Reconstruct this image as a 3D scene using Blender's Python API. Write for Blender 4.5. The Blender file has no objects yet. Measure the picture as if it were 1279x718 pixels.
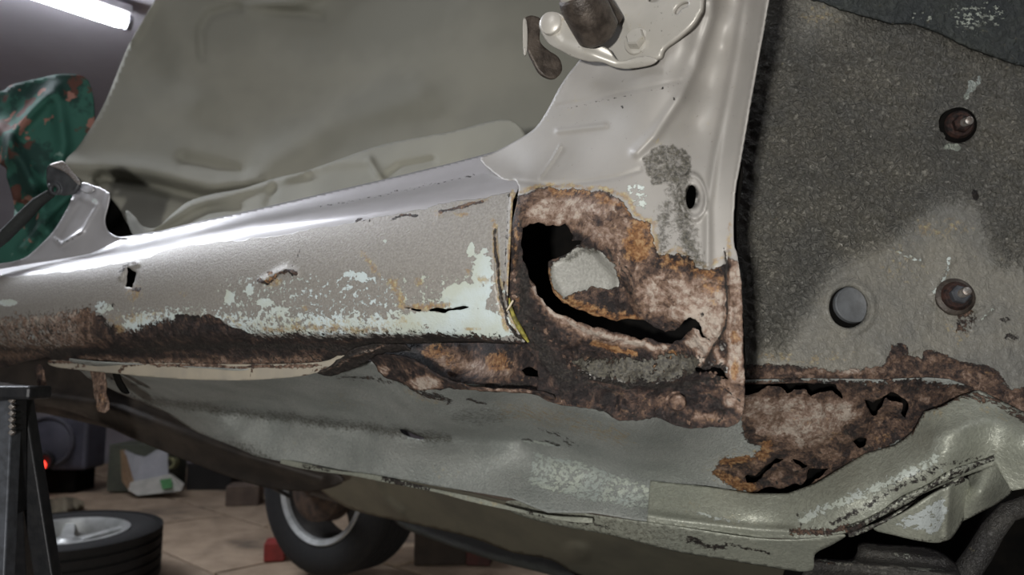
import bpy, bmesh, math, random
import numpy as np
from mathutils import Vector, Matrix
random.seed(7)

# ------------------------------------------------------------------ camera, world, lights, exposure
CAMZ = 0.74
F, CX, CY = 920.0, 639.5, 359.0
PITCH = math.atan(101.0 / 920.0)
C = bpy.context.scene.collection
sc = bpy.context.scene
cam_d = bpy.data.cameras.new('camera'); cam = bpy.data.objects.new('camera', cam_d); C.objects.link(cam)
cam.location = (0, 0, CAMZ); cam.rotation_euler = (math.pi / 2 + PITCH, 0, 0)
cam_d.sensor_width = 36; cam_d.lens = 36 * F / 1279.0; cam_d.clip_start = 0.02
cam_d.dof.use_dof = True; cam_d.dof.focus_distance = 0.68; cam_d.dof.aperture_fstop = 7.0
sc.camera = cam
w = bpy.data.worlds.new('world'); sc.world = w; w.use_nodes = True
w.node_tree.nodes['Background'].inputs[0].default_value = (0.55, 0.6, 0.7, 1)
w.node_tree.nodes['Background'].inputs[1].default_value = 0.11
def area(name, loc, target, size, power, col=(1, 1, 1), sy=None):
    l = bpy.data.lights.new(name, 'AREA'); l.size = size; l.energy = power; l.color = col
    if sy: l.shape = 'RECTANGLE'; l.size_y = sy
    o = bpy.data.objects.new(name, l); C.objects.link(o); o.location = loc
    o.rotation_euler = (Vector(target) - Vector(loc)).to_track_quat('-Z', 'Y').to_euler()
    return o
area('work_lamp', (-0.24, -0.50, CAMZ - 0.10), (0.05, 0.75, CAMZ - 0.02), 0.05, 13, (1.0, 0.98, 0.94))
area('ceiling_tube_or_fill_light', (-1.9, 1.9, 2.35), (-0.5, 1.2, 0.7), 0.12, 42, (0.88, 0.92, 1.0), 1.5)
area('ceiling_tube_or_fill_light', (-1.1, -0.9, 2.3), (0.3, 0.8, 0.7), 0.12, 9, (0.97, 0.98, 1.0), 1.2)  # out-of-view fill, added to bring out relief from the top left
area('ceiling_tube_or_fill_light', (1.6, 0.2, 2.4), (0.5, 0.8, 0.6), 0.12, 5, (0.95, 0.97, 1.0), 1.3)  # unseen overhead fill on the right, added to light the scene
sc.view_settings.view_transform = 'Standard'; sc.view_settings.look = 'None'
sc.view_settings.gamma = 1.0; sc.view_settings.exposure = 0.12

# ------------------------------------------------------------------ helpers
cp, sp = math.cos(PITCH), math.sin(PITCH)
def ray(px, py):
    a = (np.asarray(px, float) - CX) / F; b = (CY - np.asarray(py, float)) / F
    Y = cp - b * sp; Z = sp + b * cp
    return a / Y, Z / Y                      # x and z per metre of depth
def W(px, py, Y):                            # a point seen at a pixel at a measured depth
    rx, rz = ray(px, py)
    return Vector((float(rx * Y), float(Y), float(CAMZ + rz * Y)))
def fp(px, py, z=0.0):                       # a point on the level z
    rx, rz = ray(px, py); Y = (z - CAMZ) / rz
    return Vector((float(rx * Y), float(Y), z))
SD = np.array([-0.858, 0.513]); SN = np.array([0.513, 0.858]); OC = 0.5528
def YT(px, t):                               # depth of the plane parallel to the sill, t metres inboard
    rx, _ = ray(px, 359 + 0 * np.asarray(px, float))
    return (OC + t) / (rx * SN[0] + SN[1])

def noise3(P, seed=0):
    Pi = np.floor(P).astype(np.int64); f = P - Pi; f = f * f * (3 - 2 * f)
    def h(x, y, z):
        n = (x * 374761393 + y * 668265263 + z * 2147483647 + seed * 974634777) & 0xffffffff
        n = ((n ^ (n >> 13)) * 1274126177) & 0xffffffff
        n = ((n ^ (n >> 16)) * 668265263) & 0xffffffff
        return (n & 0xffff) / 65535.0
    r = 0
    for dx in (0, 1):
        for dy in (0, 1):
            for dz in (0, 1):
                wgt = (f[:, 0] if dx else 1 - f[:, 0]) * (f[:, 1] if dy else 1 - f[:, 1]) * (f[:, 2] if dz else 1 - f[:, 2])
                r = r + wgt * h(Pi[:, 0] + dx, Pi[:, 1] + dy, Pi[:, 2] + dz)
    return r
def fbm(P, octv=4, seed=0, gain=0.5):
    a, s, t = 1.0, 0.0, 0.0
    for i in range(octv):
        s = s + a * noise3(P * (2 ** i) + i * 17.3, seed + i); t += a; a *= gain
    return s / t
def fbm2(x, y, freq, octv=4, seed=0):
    return fbm(np.stack([x * freq, y * freq, 0 * x + 0.5], 1), octv, seed)

def seg_dist(x, y, pts, closed=False):
    d = np.full(x.shape, 1e9); qx = x.copy(); qy = y.copy()
    P = list(pts) + ([pts[0]] if closed else [])
    for (x0, y0), (x1, y1) in zip(P[:-1], P[1:]):
        vx, vy = x1 - x0, y1 - y0; L = vx * vx + vy * vy + 1e-12
        t = np.clip(((x - x0) * vx + (y - y0) * vy) / L, 0, 1)
        cx_, cy_ = x0 + t * vx, y0 + t * vy; dd = np.hypot(x - cx_, y - cy_)
        m = dd < d; d = np.where(m, dd, d); qx = np.where(m, cx_, qx); qy = np.where(m, cy_, qy)
    return d, qx, qy
def inside(x, y, pts):
    r = np.zeros(x.shape, bool); n = len(pts)
    for i in range(n):
        x0, y0 = pts[i]; x1, y1 = pts[(i + 1) % n]
        if y0 == y1: continue
        c = ((y0 > y) != (y1 > y)) & (x < (x1 - x0) * (y - y0) / (y1 - y0) + x0)
        r ^= c
    return r
def sstep(a, b, v):
    t = np.clip((v - a) / (b - a), 0, 1); return t * t * (3 - 2 * t)
def smooth_loop(pts, n=4, closed=True):
    P = [np.array(p, float) for p in pts]; N = len(P); out = []
    for i in range(N if closed else N - 1):
        g = (lambda k: P[k % N]) if closed else (lambda k: P[min(max(k, 0), N - 1)])
        a, b, c, d = g(i - 1), g(i), g(i + 1), g(i + 2)
        for k in range(n):
            t = k / n
            out.append(tuple(0.5 * ((2 * b) + (c - a) * t + (2 * a - 5 * b + 4 * c - d) * t * t + (3 * b - a - 3 * c + d) * t ** 3)))
    if not closed: out.append(tuple(P[-1]))
    return out
def jag(pts, amp=0.18, depth=3, closed=True, seed=1):
    rnd = random.Random(seed); P = list(pts) + ([pts[0]] if closed else [])
    for _ in range(depth):
        Q = [P[0]]
        for a, b in zip(P[:-1], P[1:]):
            L = math.hypot(b[0] - a[0], b[1] - a[1])
            if L > 3:
                o = rnd.uniform(-amp, amp) * min(L, 22)
                Q.append(((a[0] + b[0]) / 2 - (b[1] - a[1]) / L * o, (a[1] + b[1]) / 2 + (b[0] - a[0]) / L * o))
            Q.append(b)
        P = Q; amp *= 0.85
    return P[:-1] if closed else P

def field(x, y, ops, add=False, warp=0.0, wf=0.06, seed=3):
    if warp:
        x0, y0 = x, y
        x = x0 + (fbm2(x0, y0, wf, 4, seed) - .5) * 2 * warp; y = y0 + (fbm2(x0, y0, wf, 4, seed + 9) - .5) * 2 * warp
    m = np.zeros(x.shape)
    for op in ops:
        k = op[0]
        if k == 'poly':
            d, _, _ = seg_dist(x, y, op[1], True); s = np.where(inside(x, y, op[1]), -d, d)
            v = op[3] * (1 - sstep(-op[2], op[2], s))
        elif k == 'stroke':
            d, _, _ = seg_dist(x, y, op[1]); v = op[3] * np.exp(-(d / op[2]) ** 2)
        elif k == 'blob':
            r = np.hypot((x - op[1]) / op[3], (y - op[2]) / op[4]); v = op[5] * (1 - sstep(0.4, 1.15, r))
        elif k == 'ell':      # (x, y, rx, ry, tilt_deg, profile [(r, h)...])
            t = math.radians(op[5]); u = (x - op[1]) * math.cos(t) + (y - op[2]) * math.sin(t); q = -(x - op[1]) * math.sin(t) + (y - op[2]) * math.cos(t)
            r = np.hypot(u / op[3], q / op[4]); v = np.interp(r, [a for a, _ in op[6]], [b for _, b in op[6]])
        elif k == 'fn':
            v = op[1](x, y)
        if add: m = m + v
        else:
            neg = (op[3] if k in ('poly', 'stroke') else (op[5] if k == 'blob' else 1)) if k not in ('fn', 'ell') else 1
            m = np.where(v < 0, m + v, np.maximum(m, v)) if neg < 0 else np.maximum(m, v)
    return m if add else np.clip(m, 0, 1.2)

def rbf(pts):                                # thin plate spline through (px, py, value)
    A = np.array(pts, float); X = A[:, :2] / 200.0; n = len(A)
    r = np.hypot(*(X[:, None] - X[None]).transpose(2, 0, 1))
    K = np.where(r > 0, r * r * np.log(r + 1e-12), 0) + np.eye(n) * 1e-4
    Pm = np.hstack([np.ones((n, 1)), X]); M = np.block([[K, Pm], [Pm.T, np.zeros((3, 3))]])
    wgt = np.linalg.lstsq(M, np.concatenate([A[:, 2], np.zeros(3)]), rcond=None)[0]
    def f(x, y):
        u = np.stack([x, y], 1) / 200.0; out = wgt[n] + wgt[n + 1] * u[:, 0] + wgt[n + 2] * u[:, 1]
        for i in range(n):
            d2 = (u[:, 0] - X[i, 0]) ** 2 + (u[:, 1] - X[i, 1]) ** 2
            out = out + wgt[i] * 0.5 * d2 * np.log(d2 + 1e-12)
        return out
    return f
def rbf_t(pts):                              # the same, values are metres inboard of the sill face
    g = rbf(pts); return lambda x, y: YT(x, g(x, y))

def new_obj(name, me, parent=None, mat=None):
    o = bpy.data.objects.new(name, me); C.objects.link(o)
    if mat: me.materials.append(mat)
    if parent: o.parent = parent; o.matrix_parent_inverse = parent.matrix_world.inverted()
    return o
def tag(o, label=None, cat=None, group=None, kind=None):
    if label: o['label'] = label
    if cat: o['category'] = cat
    if group: o['group'] = group
    if kind: o['kind'] = kind
    return o
def empty(name, loc, label, cat, group=None):
    o = bpy.data.objects.new(name, None); C.objects.link(o); o.location = loc; o.empty_display_size = 0.05
    bpy.context.view_layer.update(); return tag(o, label, cat, group)

def part_empty(name, loc, parent, label=None):
    o = bpy.data.objects.new(name, None); C.objects.link(o); o.location = loc; o.empty_display_size = 0.02
    o.parent = parent; o.matrix_parent_inverse = parent.matrix_world.inverted(); bpy.context.view_layer.update()
    return tag(o, label)

def panel(name, poly, depth, mat, parent=None, holes=(), cell=2.5, masks=None, disp=(), rough=(), thick=0.0012,
          warp=5.0, smooth=True, sub=4):
    outline = smooth_loop(poly, sub) if smooth else list(poly)
    loops = [outline] + [list(h) for h in holes]
    ax = [p[0] for p in outline]; ay = [p[1] for p in outline]
    xs = np.arange(min(ax) - cell, max(ax) + 2 * cell, cell); ys = np.arange(min(ay) - cell, max(ay) + 2 * cell, cell)
    nx, ny = len(xs), len(ys)
    gx, gy = np.meshgrid(xs, ys); cxs = (gx[:-1, :-1] + cell / 2).ravel(); cys = (gy[:-1, :-1] + cell / 2).ravel()
    keep = inside(cxs, cys, loops[0])
    for h in loops[1:]: keep &= ~inside(cxs, cys, h)
    keep = keep.reshape(ny - 1, nx - 1)
    cnt = np.zeros((ny, nx), int)
    for dy in (0, 1):
        for dx in (0, 1): cnt[dy:dy + ny - 1, dx:dx + nx - 1] += keep
    used = cnt > 0; border = used & (cnt < 4)
    X = gx.copy(); Y = gy.copy(); bx, by = X[border], Y[border]
    bd = np.full(bx.shape, 1e9); qx, qy = bx.copy(), by.copy()
    for lp in loops:
        d, a, b = seg_dist(bx, by, lp, True); m = d < bd; bd = np.where(m, d, bd); qx = np.where(m, a, qx); qy = np.where(m, b, qy)
    m = bd < cell * 1.2; X[border] = np.where(m, qx, bx); Y[border] = np.where(m, qy, by)
    idx = -np.ones((ny, nx), int); idx[used] = np.arange(used.sum())
    px = X[used]; py = Y[used]
    D = depth(px, py)
    if disp: D = D - field(px, py, disp, add=True)
    rx, rz = ray(px, py)
    P = np.stack([rx * D, D, CAMZ + rz * D], 1)
    for amp, freq, octv, msk in rough:
        nn = fbm(P * freq, octv, 5)
        if amp < 0:                              # flaking plates: the noise falls in sharp steps
            q = nn * 9; nn = (np.floor(q) + sstep(.0, .3, q - np.floor(q))) / 9; amp = -amp
        k = (nn - .5) * 2 * amp
        if msk is not None: k = k * field(px, py, msk)
        D = D - k
    P = np.stack([rx * D, D, CAMZ + rz * D], 1)
    ii = idx[:-1, :-1][keep]; jj = idx[:-1, 1:][keep]; kk = idx[1:, 1:][keep]; ll = idx[1:, :-1][keep]
    faces = np.stack([ii, ll, kk, jj], 1)     # facing the camera
    me = bpy.data.meshes.new(name)
    me.vertices.add(len(P)); me.vertices.foreach_set('co', P.astype(np.float32).ravel())
    me.loops.add(faces.size); me.loops.foreach_set('vertex_index', faces.astype(np.int32).ravel())
    me.polygons.add(len(faces)); me.polygons.foreach_set('loop_start', np.arange(0, faces.size, 4, dtype=np.int32))
    me.update(calc_edges=True); me.validate()
    me.polygons.foreach_set('use_smooth', np.ones(len(me.polygons), bool))
    for an, ops in (masks or {}).items():
        v = field(px, py, ops, warp=warp)
        at = me.attributes.new(an, 'FLOAT', 'POINT'); at.data.foreach_set('value', v.astype(np.float32))
    o = new_obj(name, me, parent, mat)
    if thick:
        s = o.modifiers.new('thickness', 'SOLIDIFY'); s.thickness = thick; s.offset = -1; s.use_even_offset = False
    return o

def bm_obj(name, bm, mat, parent=None, smooth=True, bevel=0, local=None):
    bmesh.ops.recalc_face_normals(bm, faces=bm.faces)
    me = bpy.data.meshes.new(name); bm.to_mesh(me); bm.free()
    for p in me.polygons: p.use_smooth = smooth
    o = new_obj(name, me, parent, mat)
    if bevel:
        b = o.modifiers.new('bevel', 'BEVEL'); b.width = bevel; b.segments = 2; b.limit_method = 'ANGLE'; b.harden_normals = False
    if smooth:
        me.set_sharp_from_angle(angle=math.radians(42)) if hasattr(me, 'set_sharp_from_angle') else None
    return o
def tube_bm(pts, rad, n=14, bm=None, cap=True):
    bm = bm or bmesh.new(); P = [Vector(p) for p in pts]; R = rad if hasattr(rad, '__len__') else [rad] * len(P); rings = []
    t0 = (P[1] - P[0]).normalized(); up = Vector((0, 0, 1)) if abs(t0.z) < .9 else Vector((1, 0, 0)); u = t0.cross(up).normalized()
    for i, p in enumerate(P):
        t = (P[min(i + 1, len(P) - 1)] - P[max(i - 1, 0)]).normalized(); u = (u - t * u.dot(t)).normalized(); v = t.cross(u)
        rings.append([bm.verts.new(p + (u * math.cos(a) + v * math.sin(a)) * R[i]) for a in [2 * math.pi * k / n for k in range(n)]])
    for a, b in zip(rings[:-1], rings[1:]):
        for k in range(n): bm.faces.new((a[k], a[(k + 1) % n], b[(k + 1) % n], b[k]))
    if cap: bm.faces.new(rings[0][::-1]); bm.faces.new(rings[-1])
    return bm
def lathe_bm(origin, axis, prof, n=40, bm=None, closed=False):       # prof: (radius, height along the axis)
    bm = bm or bmesh.new(); z = Vector(axis).normalized(); x = z.orthogonal().normalized(); y = z.cross(x); o = Vector(origin); rings = []
    for r, h in prof:
        if r < 1e-6: rings.append([bm.verts.new(o + z * h)]); continue
        rings.append([bm.verts.new(o + z * h + (x * math.cos(a) + y * math.sin(a)) * r) for a in [2 * math.pi * k / n for k in range(n)]])
    if closed: rings.append(rings[0])
    for a, b in zip(rings[:-1], rings[1:]):
        for k in range(n):
            A = [a[k % len(a)], a[(k + 1) % len(a)]]; B = [b[(k + 1) % len(b)], b[k % len(b)]]
            vs = []
            for q in A + B:
                if q not in vs: vs.append(q)
            if len(vs) > 2:
                try: bm.faces.new(vs)
                except ValueError: pass
    return bm
def box_bm(c, s, rot=None, bm=None):
    bm = bm or bmesh.new(); M = Matrix.Translation(Vector(c)) @ (rot.to_4x4() if rot else Matrix()) @ Matrix.Diagonal((s[0], s[1], s[2], 1))
    bmesh.ops.create_cube(bm, size=1, matrix=M); return bm
def prism_bm(pts3, off, bm=None):            # a flat polygon given thickness
    bm = bm or bmesh.new(); off = Vector(off)
    a = [bm.verts.new(p) for p in pts3]; b = [bm.verts.new(Vector(p) + off) for p in pts3]
    bm.faces.new(a); bm.faces.new(b[::-1])
    for k in range(len(a)): bm.faces.new((a[k], b[k], b[(k + 1) % len(a)], a[(k + 1) % len(a)]))
    return bm

# ------------------------------------------------------------------ materials
class NT:
    def __init__(s, name):
        s.m = bpy.data.materials.new(name); s.m.use_nodes = True; s.t = s.m.node_tree; s.t.nodes.clear()
        s.out = s.t.nodes.new('ShaderNodeOutputMaterial'); s.b = s.t.nodes.new('ShaderNodeBsdfPrincipled')
        s.t.links.new(s.b.outputs[0], s.out.inputs[0]); s.tc = s.t.nodes.new('ShaderNodeTexCoord')
    def set(s, inp, v):
        if hasattr(v, 'is_output'): s.t.links.new(v, inp)
        elif isinstance(v, (tuple, list)) and len(v) == 3 and inp.type == 'RGBA': inp.default_value = (*v, 1)
        else: inp.default_value = v
    def noise(s, scale, detail=3, rough=.55, stretch=None, dist=0, out=0):
        n = s.t.nodes.new('ShaderNodeTexNoise'); n.inputs['Scale'].default_value = scale; n.inputs['Detail'].default_value = detail
        n.inputs['Roughness'].default_value = rough; n.inputs['Distortion'].default_value = dist
        src = s.tc.outputs['Object']
        if stretch:
            mp = s.t.nodes.new('ShaderNodeMapping'); mp.inputs['Scale'].default_value = stretch[:3]
            if len(stretch) > 3: mp.inputs['Rotation'].default_value = (0, 0, stretch[3])
            s.t.links.new(src, mp.inputs[0]); src = mp.outputs[0]
        s.t.links.new(src, n.inputs['Vector']); return n.outputs[out]
    def voro(s, scale, feat='F1', stretch=None):
        n = s.t.nodes.new('ShaderNodeTexVoronoi'); n.feature = feat; n.inputs['Scale'].default_value = scale
        s.t.links.new(s.tc.outputs['Object'], n.inputs['Vector']); return n.outputs['Distance']
    def math(s, op, a, b=0.0, c=None):
        n = s.t.nodes.new('ShaderNodeMath'); n.operation = op; s.set(n.inputs[0], a); s.set(n.inputs[1], b)
        if c is not None: s.set(n.inputs[2], c)
        return n.outputs[0]
    def ss(s, v, lo, hi, to0=0.0, to1=1.0):
        n = s.t.nodes.new('ShaderNodeMapRange'); n.interpolation_type = 'SMOOTHSTEP'
        s.set(n.inputs[0], v); n.inputs[1].default_value = lo; n.inputs[2].default_value = hi; s.set(n.inputs[3], to0); s.set(n.inputs[4], to1)
        return n.outputs[0]
    def mix(s, f, a, b):
        n = s.t.nodes.new('ShaderNodeMix'); n.data_type = 'RGBA'; s.set(n.inputs[0], f); s.set(n.inputs[6], a); s.set(n.inputs[7], b); return n.outputs[2]
    def fmix(s, f, a, b):
        n = s.t.nodes.new('ShaderNodeMix'); n.data_type = 'FLOAT'; s.set(n.inputs[0], f); s.set(n.inputs[2], a); s.set(n.inputs[3], b); return n.outputs[0]
    def ramp(s, f, stops):
        n = s.t.nodes.new('ShaderNodeValToRGB'); s.set(n.inputs[0], f); e = n.color_ramp.elements
        while len(e) < len(stops): e.new(0.5)
        for k, (p, c) in enumerate(stops): e[k].position = p; e[k].color = (*c, 1)
        return n.outputs[0]
    def attr(s, name):
        n = s.t.nodes.new('ShaderNodeAttribute'); n.attribute_name = name; return n.outputs['Fac']
    def masked(s, a, n, amp, lo=.46, hi=.54):     # attribute edge broken up by noise; nothing where the attribute is 0
        v = s.math('ADD', s.attr(a) if isinstance(a, str) else a, s.math('MULTIPLY', s.math('SUBTRACT', n, .5), amp))
        return s.ss(v, lo, hi)
    def bump(s, h, dist, strength=1.0, prev=None):
        n = s.t.nodes.new('ShaderNodeBump'); n.inputs['Strength'].default_value = strength; n.inputs['Distance'].default_value = dist
        s.set(n.inputs['Height'], h)
        if prev: s.t.links.new(prev, n.inputs['Normal'])
        return n.outputs[0]
    def fin(s, col, rough=.5, metal=0.0, bump=None, spec=None, coat=None):
        s.set(s.b.inputs['Base Color'], col); s.set(s.b.inputs['Roughness'], rough); s.set(s.b.inputs['Metallic'], metal)
        if bump: s.t.links.new(bump, s.b.inputs['Normal'])
        if spec is not None: s.b.inputs['Specular IOR Level'].default_value = spec
        if coat is not None: s.b.inputs['Coat Weight'].default_value = coat; s.b.inputs['Coat Roughness'].default_value = .15
        return s.m

def body_metal(name, paint, paint2, coatc, chipc=(.60, .66, .64), metal=.25, rough=.36, grit=0.0, gritfreq=260, speck=.0, gritshade=.35):
    s = NT(name)
    nf = s.noise(420, 4, .6); nm = s.noise(95, 6, .68); nl = s.noise(14, 4, .6); nc = s.noise(150, 4, .62, (1, 1, 1.5)); nv = s.noise(230, 5, .7)
    nr = s.noise(60, 8, .75, None, .6)
    nvs = s.ss(nv, .28, .72); nms = s.ss(nm, .25, .75)
    base = s.mix(s.ss(nl, .3, .7), paint, paint2)
    gg = None
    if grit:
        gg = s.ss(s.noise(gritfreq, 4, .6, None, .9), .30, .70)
        base = s.mix(s.math('MULTIPLY', s.math('SUBTRACT', 1.0, gg), s.math('MULTIPLY', s.math('SUBTRACT', 1.0, s.math('MULTIPLY', s.attr('flat'), .7)), gritshade)), base, tuple(c * .35 for c in paint2))  # pits coloured darker, occlusion shading put into the base colour
    if speck: base = s.mix(s.math('MULTIPLY', s.ss(nv, .64, .72), speck), base, (.09, .085, .07))
    coat = s.masked('coat', nm, .35)
    coatv = s.mix(s.ss(nf, .3, .75), tuple(c * .82 for c in coatc), tuple(c * 1.12 for c in coatc))
    base = s.mix(coat, base, coatv)
    chip = s.masked('chip', s.math('ADD', s.math('MULTIPLY', nc, .8), s.math('MULTIPLY', nvs, .2)), 1.6, .50, .53)
    base = s.mix(chip, base, s.mix(s.ss(nl, .35, .65), chipc, (.50, .54, .47)))
    stain = s.masked('stain', s.math('MULTIPLY', s.math('ADD', nvs, nms), .5), 1.2, .30, .85)
    base = s.mix(s.math('MULTIPLY', stain, .85), base, s.ramp(nv, [(.32, (.085, .04, .016)), (.45, (.26, .14, .05)), (.56, (.38, .28, .13)), (.68, (.48, .45, .29))]))
    haze = s.ss(s.math('ADD', s.attr('grime_dark'), s.math('MULTIPLY', s.math('SUBTRACT', nvs, .5), .6)), .22, .9)
    base = s.mix(s.math('MULTIPLY', haze, .9), base, s.mix(s.ss(nf, .35, .7), (.022, .020, .015), (.11, .10, .072)))
    rust = s.masked('rust', s.math('MULTIPLY', s.math('ADD', nvs, nms), .5), .85, .44, .56)
    rv = s.math('ADD', s.math('ADD', s.ss(nr, .28, .72, .08, .50), s.math('MULTIPLY', s.attr('tint'), .62)), s.math('MULTIPLY', s.math('SUBTRACT', nv, .5), .9))
    vt = s.t.nodes.new('ShaderNodeTexVoronoi'); vt.inputs['Scale'].default_value = 120
    va = s.t.nodes.new('ShaderNodeVectorMath'); va.operation = 'ADD'; vm = s.t.nodes.new('ShaderNodeVectorMath'); vm.operation = 'SCALE'; vm.inputs['Scale'].default_value = .022
    s.t.links.new(s.noise(60, 5, .7, out=1), vm.inputs[0]); s.t.links.new(vm.outputs[0], va.inputs[0]); s.t.links.new(s.tc.outputs['Object'], va.inputs[1]); s.t.links.new(va.outputs[0], vt.inputs['Vector'])
    pl = s.t.nodes.new('ShaderNodeSeparateColor'); s.t.links.new(vt.outputs['Color'], pl.inputs[0]); plate = pl.outputs[0]
    rv = s.math('ADD', rv, s.math('MULTIPLY', s.math('SUBTRACT', plate, .5), .22))
    rcol = s.ramp(rv, [(.12, (.010, .007, .007)), (.32, (.032, .022, .020)), (.48, (.095, .058, .043)), (.62, (.19, .118, .080)), (.78, (.33, .235, .185)), (.95, (.52, .44, .37))])
    og = s.masked('orange', s.math('MULTIPLY', s.math('ADD', nvs, nms), .5), 1.4, .30, .85)
    rcol = s.mix(s.math('MULTIPLY', og, .8), rcol, s.ramp(nv, [(.35, (.10, .036, .014)), (.5, (.30, .135, .045)), (.62, (.46, .28, .13))]))
    base = s.mix(rust, base, rcol)
    dirt_shade = s.masked('dirt_shade', nvs, .7, .35, .65)  # soiling, dark cracks and, in the torn gap, shade put into the colour
    base = s.mix(dirt_shade, base, s.mix(s.ss(nf, .4, .7), (.012, .010, .009), (.055, .045, .038)))
    rg = s.fmix(coat, rough, .46); rg = s.fmix(chip, rg, .35); rg = s.fmix(s.math('MAXIMUM', rust, s.math('MAXIMUM', dirt_shade, haze)), rg, .60)
    mt = s.math('MULTIPLY', s.math('SUBTRACT', 1.0, s.math('MAXIMUM', s.math('MAXIMUM', rust, chip), s.math('MAXIMUM', dirt_shade, s.math('MAXIMUM', haze, stain)))), metal)
    h = s.math('MULTIPLY', coat, s.math('MULTIPLY', nf, .55))
    h = s.math('ADD', h, s.math('MULTIPLY', chip, -.25))
    h = s.math('ADD', h, s.math('MULTIPLY', rust, s.math('ADD', s.math('MULTIPLY', s.math('ADD', nr, nv), 2.2), s.math('MULTIPLY', plate, .8))))
    h = s.math('ADD', h, s.math('MULTIPLY', haze, s.math('MULTIPLY', nf, .9)))
    b = s.bump(h, .0011)
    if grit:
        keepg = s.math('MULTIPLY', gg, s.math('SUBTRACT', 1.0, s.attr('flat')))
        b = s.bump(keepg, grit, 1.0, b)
    return s.fin(base, rg, mt, b)
def plain(name, col, col2=None, scale=20, rough=.6, metal=0, bd=0, detail=4, spec=None):
    s = NT(name); n = s.noise(scale, detail, .6)
    c = s.mix(s.ss(n, .3, .7), col, col2 or tuple(x * .7 for x in col))
    return s.fin(c, rough, metal, s.bump(s.noise(scale * 3, 5, .6), bd) if bd else None, spec)

M_SILL = body_metal('silver_sill_paint', (.52, .51, .52), (.46, .45, .46), (.36, .34, .31), metal=.3, rough=.30, chipc=(.57, .65, .66))
M_PILLAR = body_metal('silver_pillar_paint', (.37, .35, .325), (.325, .31, .288), (.33, .325, .295), metal=.12, rough=.50, speck=.5)
M_ARCH = body_metal('bitumen_coated_panel', (.27, .255, .215), (.19, .187, .17), (.2, .19, .16), metal=0, rough=.42, grit=.0045, gritfreq=210, gritshade=.42)
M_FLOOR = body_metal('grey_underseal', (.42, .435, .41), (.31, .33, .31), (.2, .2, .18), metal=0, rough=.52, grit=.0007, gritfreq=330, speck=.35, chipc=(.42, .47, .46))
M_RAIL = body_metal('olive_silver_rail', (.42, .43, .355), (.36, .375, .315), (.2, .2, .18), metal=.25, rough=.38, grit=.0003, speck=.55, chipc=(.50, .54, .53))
M_RUSTDEEP = body_metal('deep_rust', (.05, .03, .02), (.02, .014, .012), (.1, .1, .1), metal=0, rough=.9)
M_HINGE = body_metal('painted_hinge', (.50, .475, .43), (.42, .40, .36), (.3, .3, .3), metal=.2, rough=.38, speck=.6)
M_GREASE = plain('greasy_brown_steel', (.10, .08, .065), (.035, .027, .022), 90, .45, .3, .0008)
M_DARK = plain('cavity_shade_black', (.006, .006, .006), (.010, .009, .008), 30, 1.0, spec=0.0)  # near-black; puts the shade of unlit cavities into their colour
M_CLOTH = NT('grey_green_cloth'); _n = M_CLOTH.noise(900, 2); M_CLOTH = M_CLOTH.fin(M_CLOTH.mix(M_CLOTH.ss(M_CLOTH.noise(5, 3), .35, .65), (.33, .32, .265), (.275, .27, .225)), .85, 0, M_CLOTH.bump(_n, .0004))
M_RUBBER = plain('tyre_rubber', (.010, .010, .011), (.015, .0145, .014), 60, .85, 0, .0005)
M_ALLOY = plain('worn_alloy', (.55, .56, .55), (.38, .39, .38), 25, .4, .5)
M_STEEL = plain('black_steel', (.02, .021, .024), (.035, .035, .037), 60, .45, .3, .0004)
M_GSTEEL = plain('grey_steel_bar', (.13, .14, .16), (.08, .085, .095), 70, .5, .4, .0003)
M_WORN = plain('bare_worn_steel', (.45, .44, .42), (.25, .2, .17), 300, .4, .6, .0003)

# ------------------------------------------------------------------ the setting
RC = Matrix.Rotation(0, 3, 'Z')
s = NT('concrete_floor'); M_SUB = s.fin(s.mix(s.noise(6, 5), (.03, .025, .02), (.05, .042, .034)), .95)
floor = tag(bm_obj('floor', box_bm((-.5, 1.5, -.05), (12, 11, .06)), M_SUB, smooth=False), kind='structure')
s = NT('worn_floor_slab'); oi = s.t.nodes.new('ShaderNodeObjectInfo')
c = s.mix(s.ss(s.noise(7, 6, .65), .3, .7), (.50, .38, .27), (.33, .245, .17)); c = s.mix(s.ss(s.noise(2.2, 4, .6), .52, .72), c, (.11, .085, .065))
c = s.mix(s.math('MULTIPLY', oi.outputs['Random'], .25), c, (.16, .13, .10)); M_SLAB = s.fin(c, .8, 0, s.bump(s.noise(90, 5), .002))
ang = math.radians(46); U = Vector((math.cos(ang), math.sin(ang), 0)); V = Vector((math.sin(ang), -math.cos(ang), 0)); c0 = fp(282, 642)
slab_me = None; rnd = random.Random(4)
for i in range(-8, 7):
    for j in range(-5, 6):
        p = c0 + V * (j * 1.02 - .51 + (.4 if i % 2 else 0)) + U * (-.26 + i * .52)
        if not (-3.4 < p.x < 2.2 and 1.5 < p.y < 6.0): continue
        if slab_me is None:
            o = bm_obj('slab', box_bm((0, 0, 0), (.505, 1.0, .04)), M_SLAB, floor, smooth=False, bevel=.006); slab_me = o.data
        else:
            o = new_obj('slab', slab_me, floor); b = o.modifiers.new('bevel', 'BEVEL'); b.width = .006; b.segments = 2
        o.location = (p.x, p.y, -.02 + rnd.uniform(-.003, .0)); o.rotation_euler = (0, 0, ang)
M_WALL = plain('grey_plaster', (.42, .40, .43), (.34, .31, .33), 3, .9, 0, .003)
M_CEIL = plain('grey_ceiling_board', (.60, .58, .64), (.54, .51, .57), 2, .9)
M_BROWNW = plain('brown_boards', (.30, .22, .17), (.22, .16, .12), 6, .9)
tag(bm_obj('wall_back', box_bm((-.5, 6.1, 1.25), (12, .1, 2.7)), M_WALL, smooth=False), kind='structure')
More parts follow.
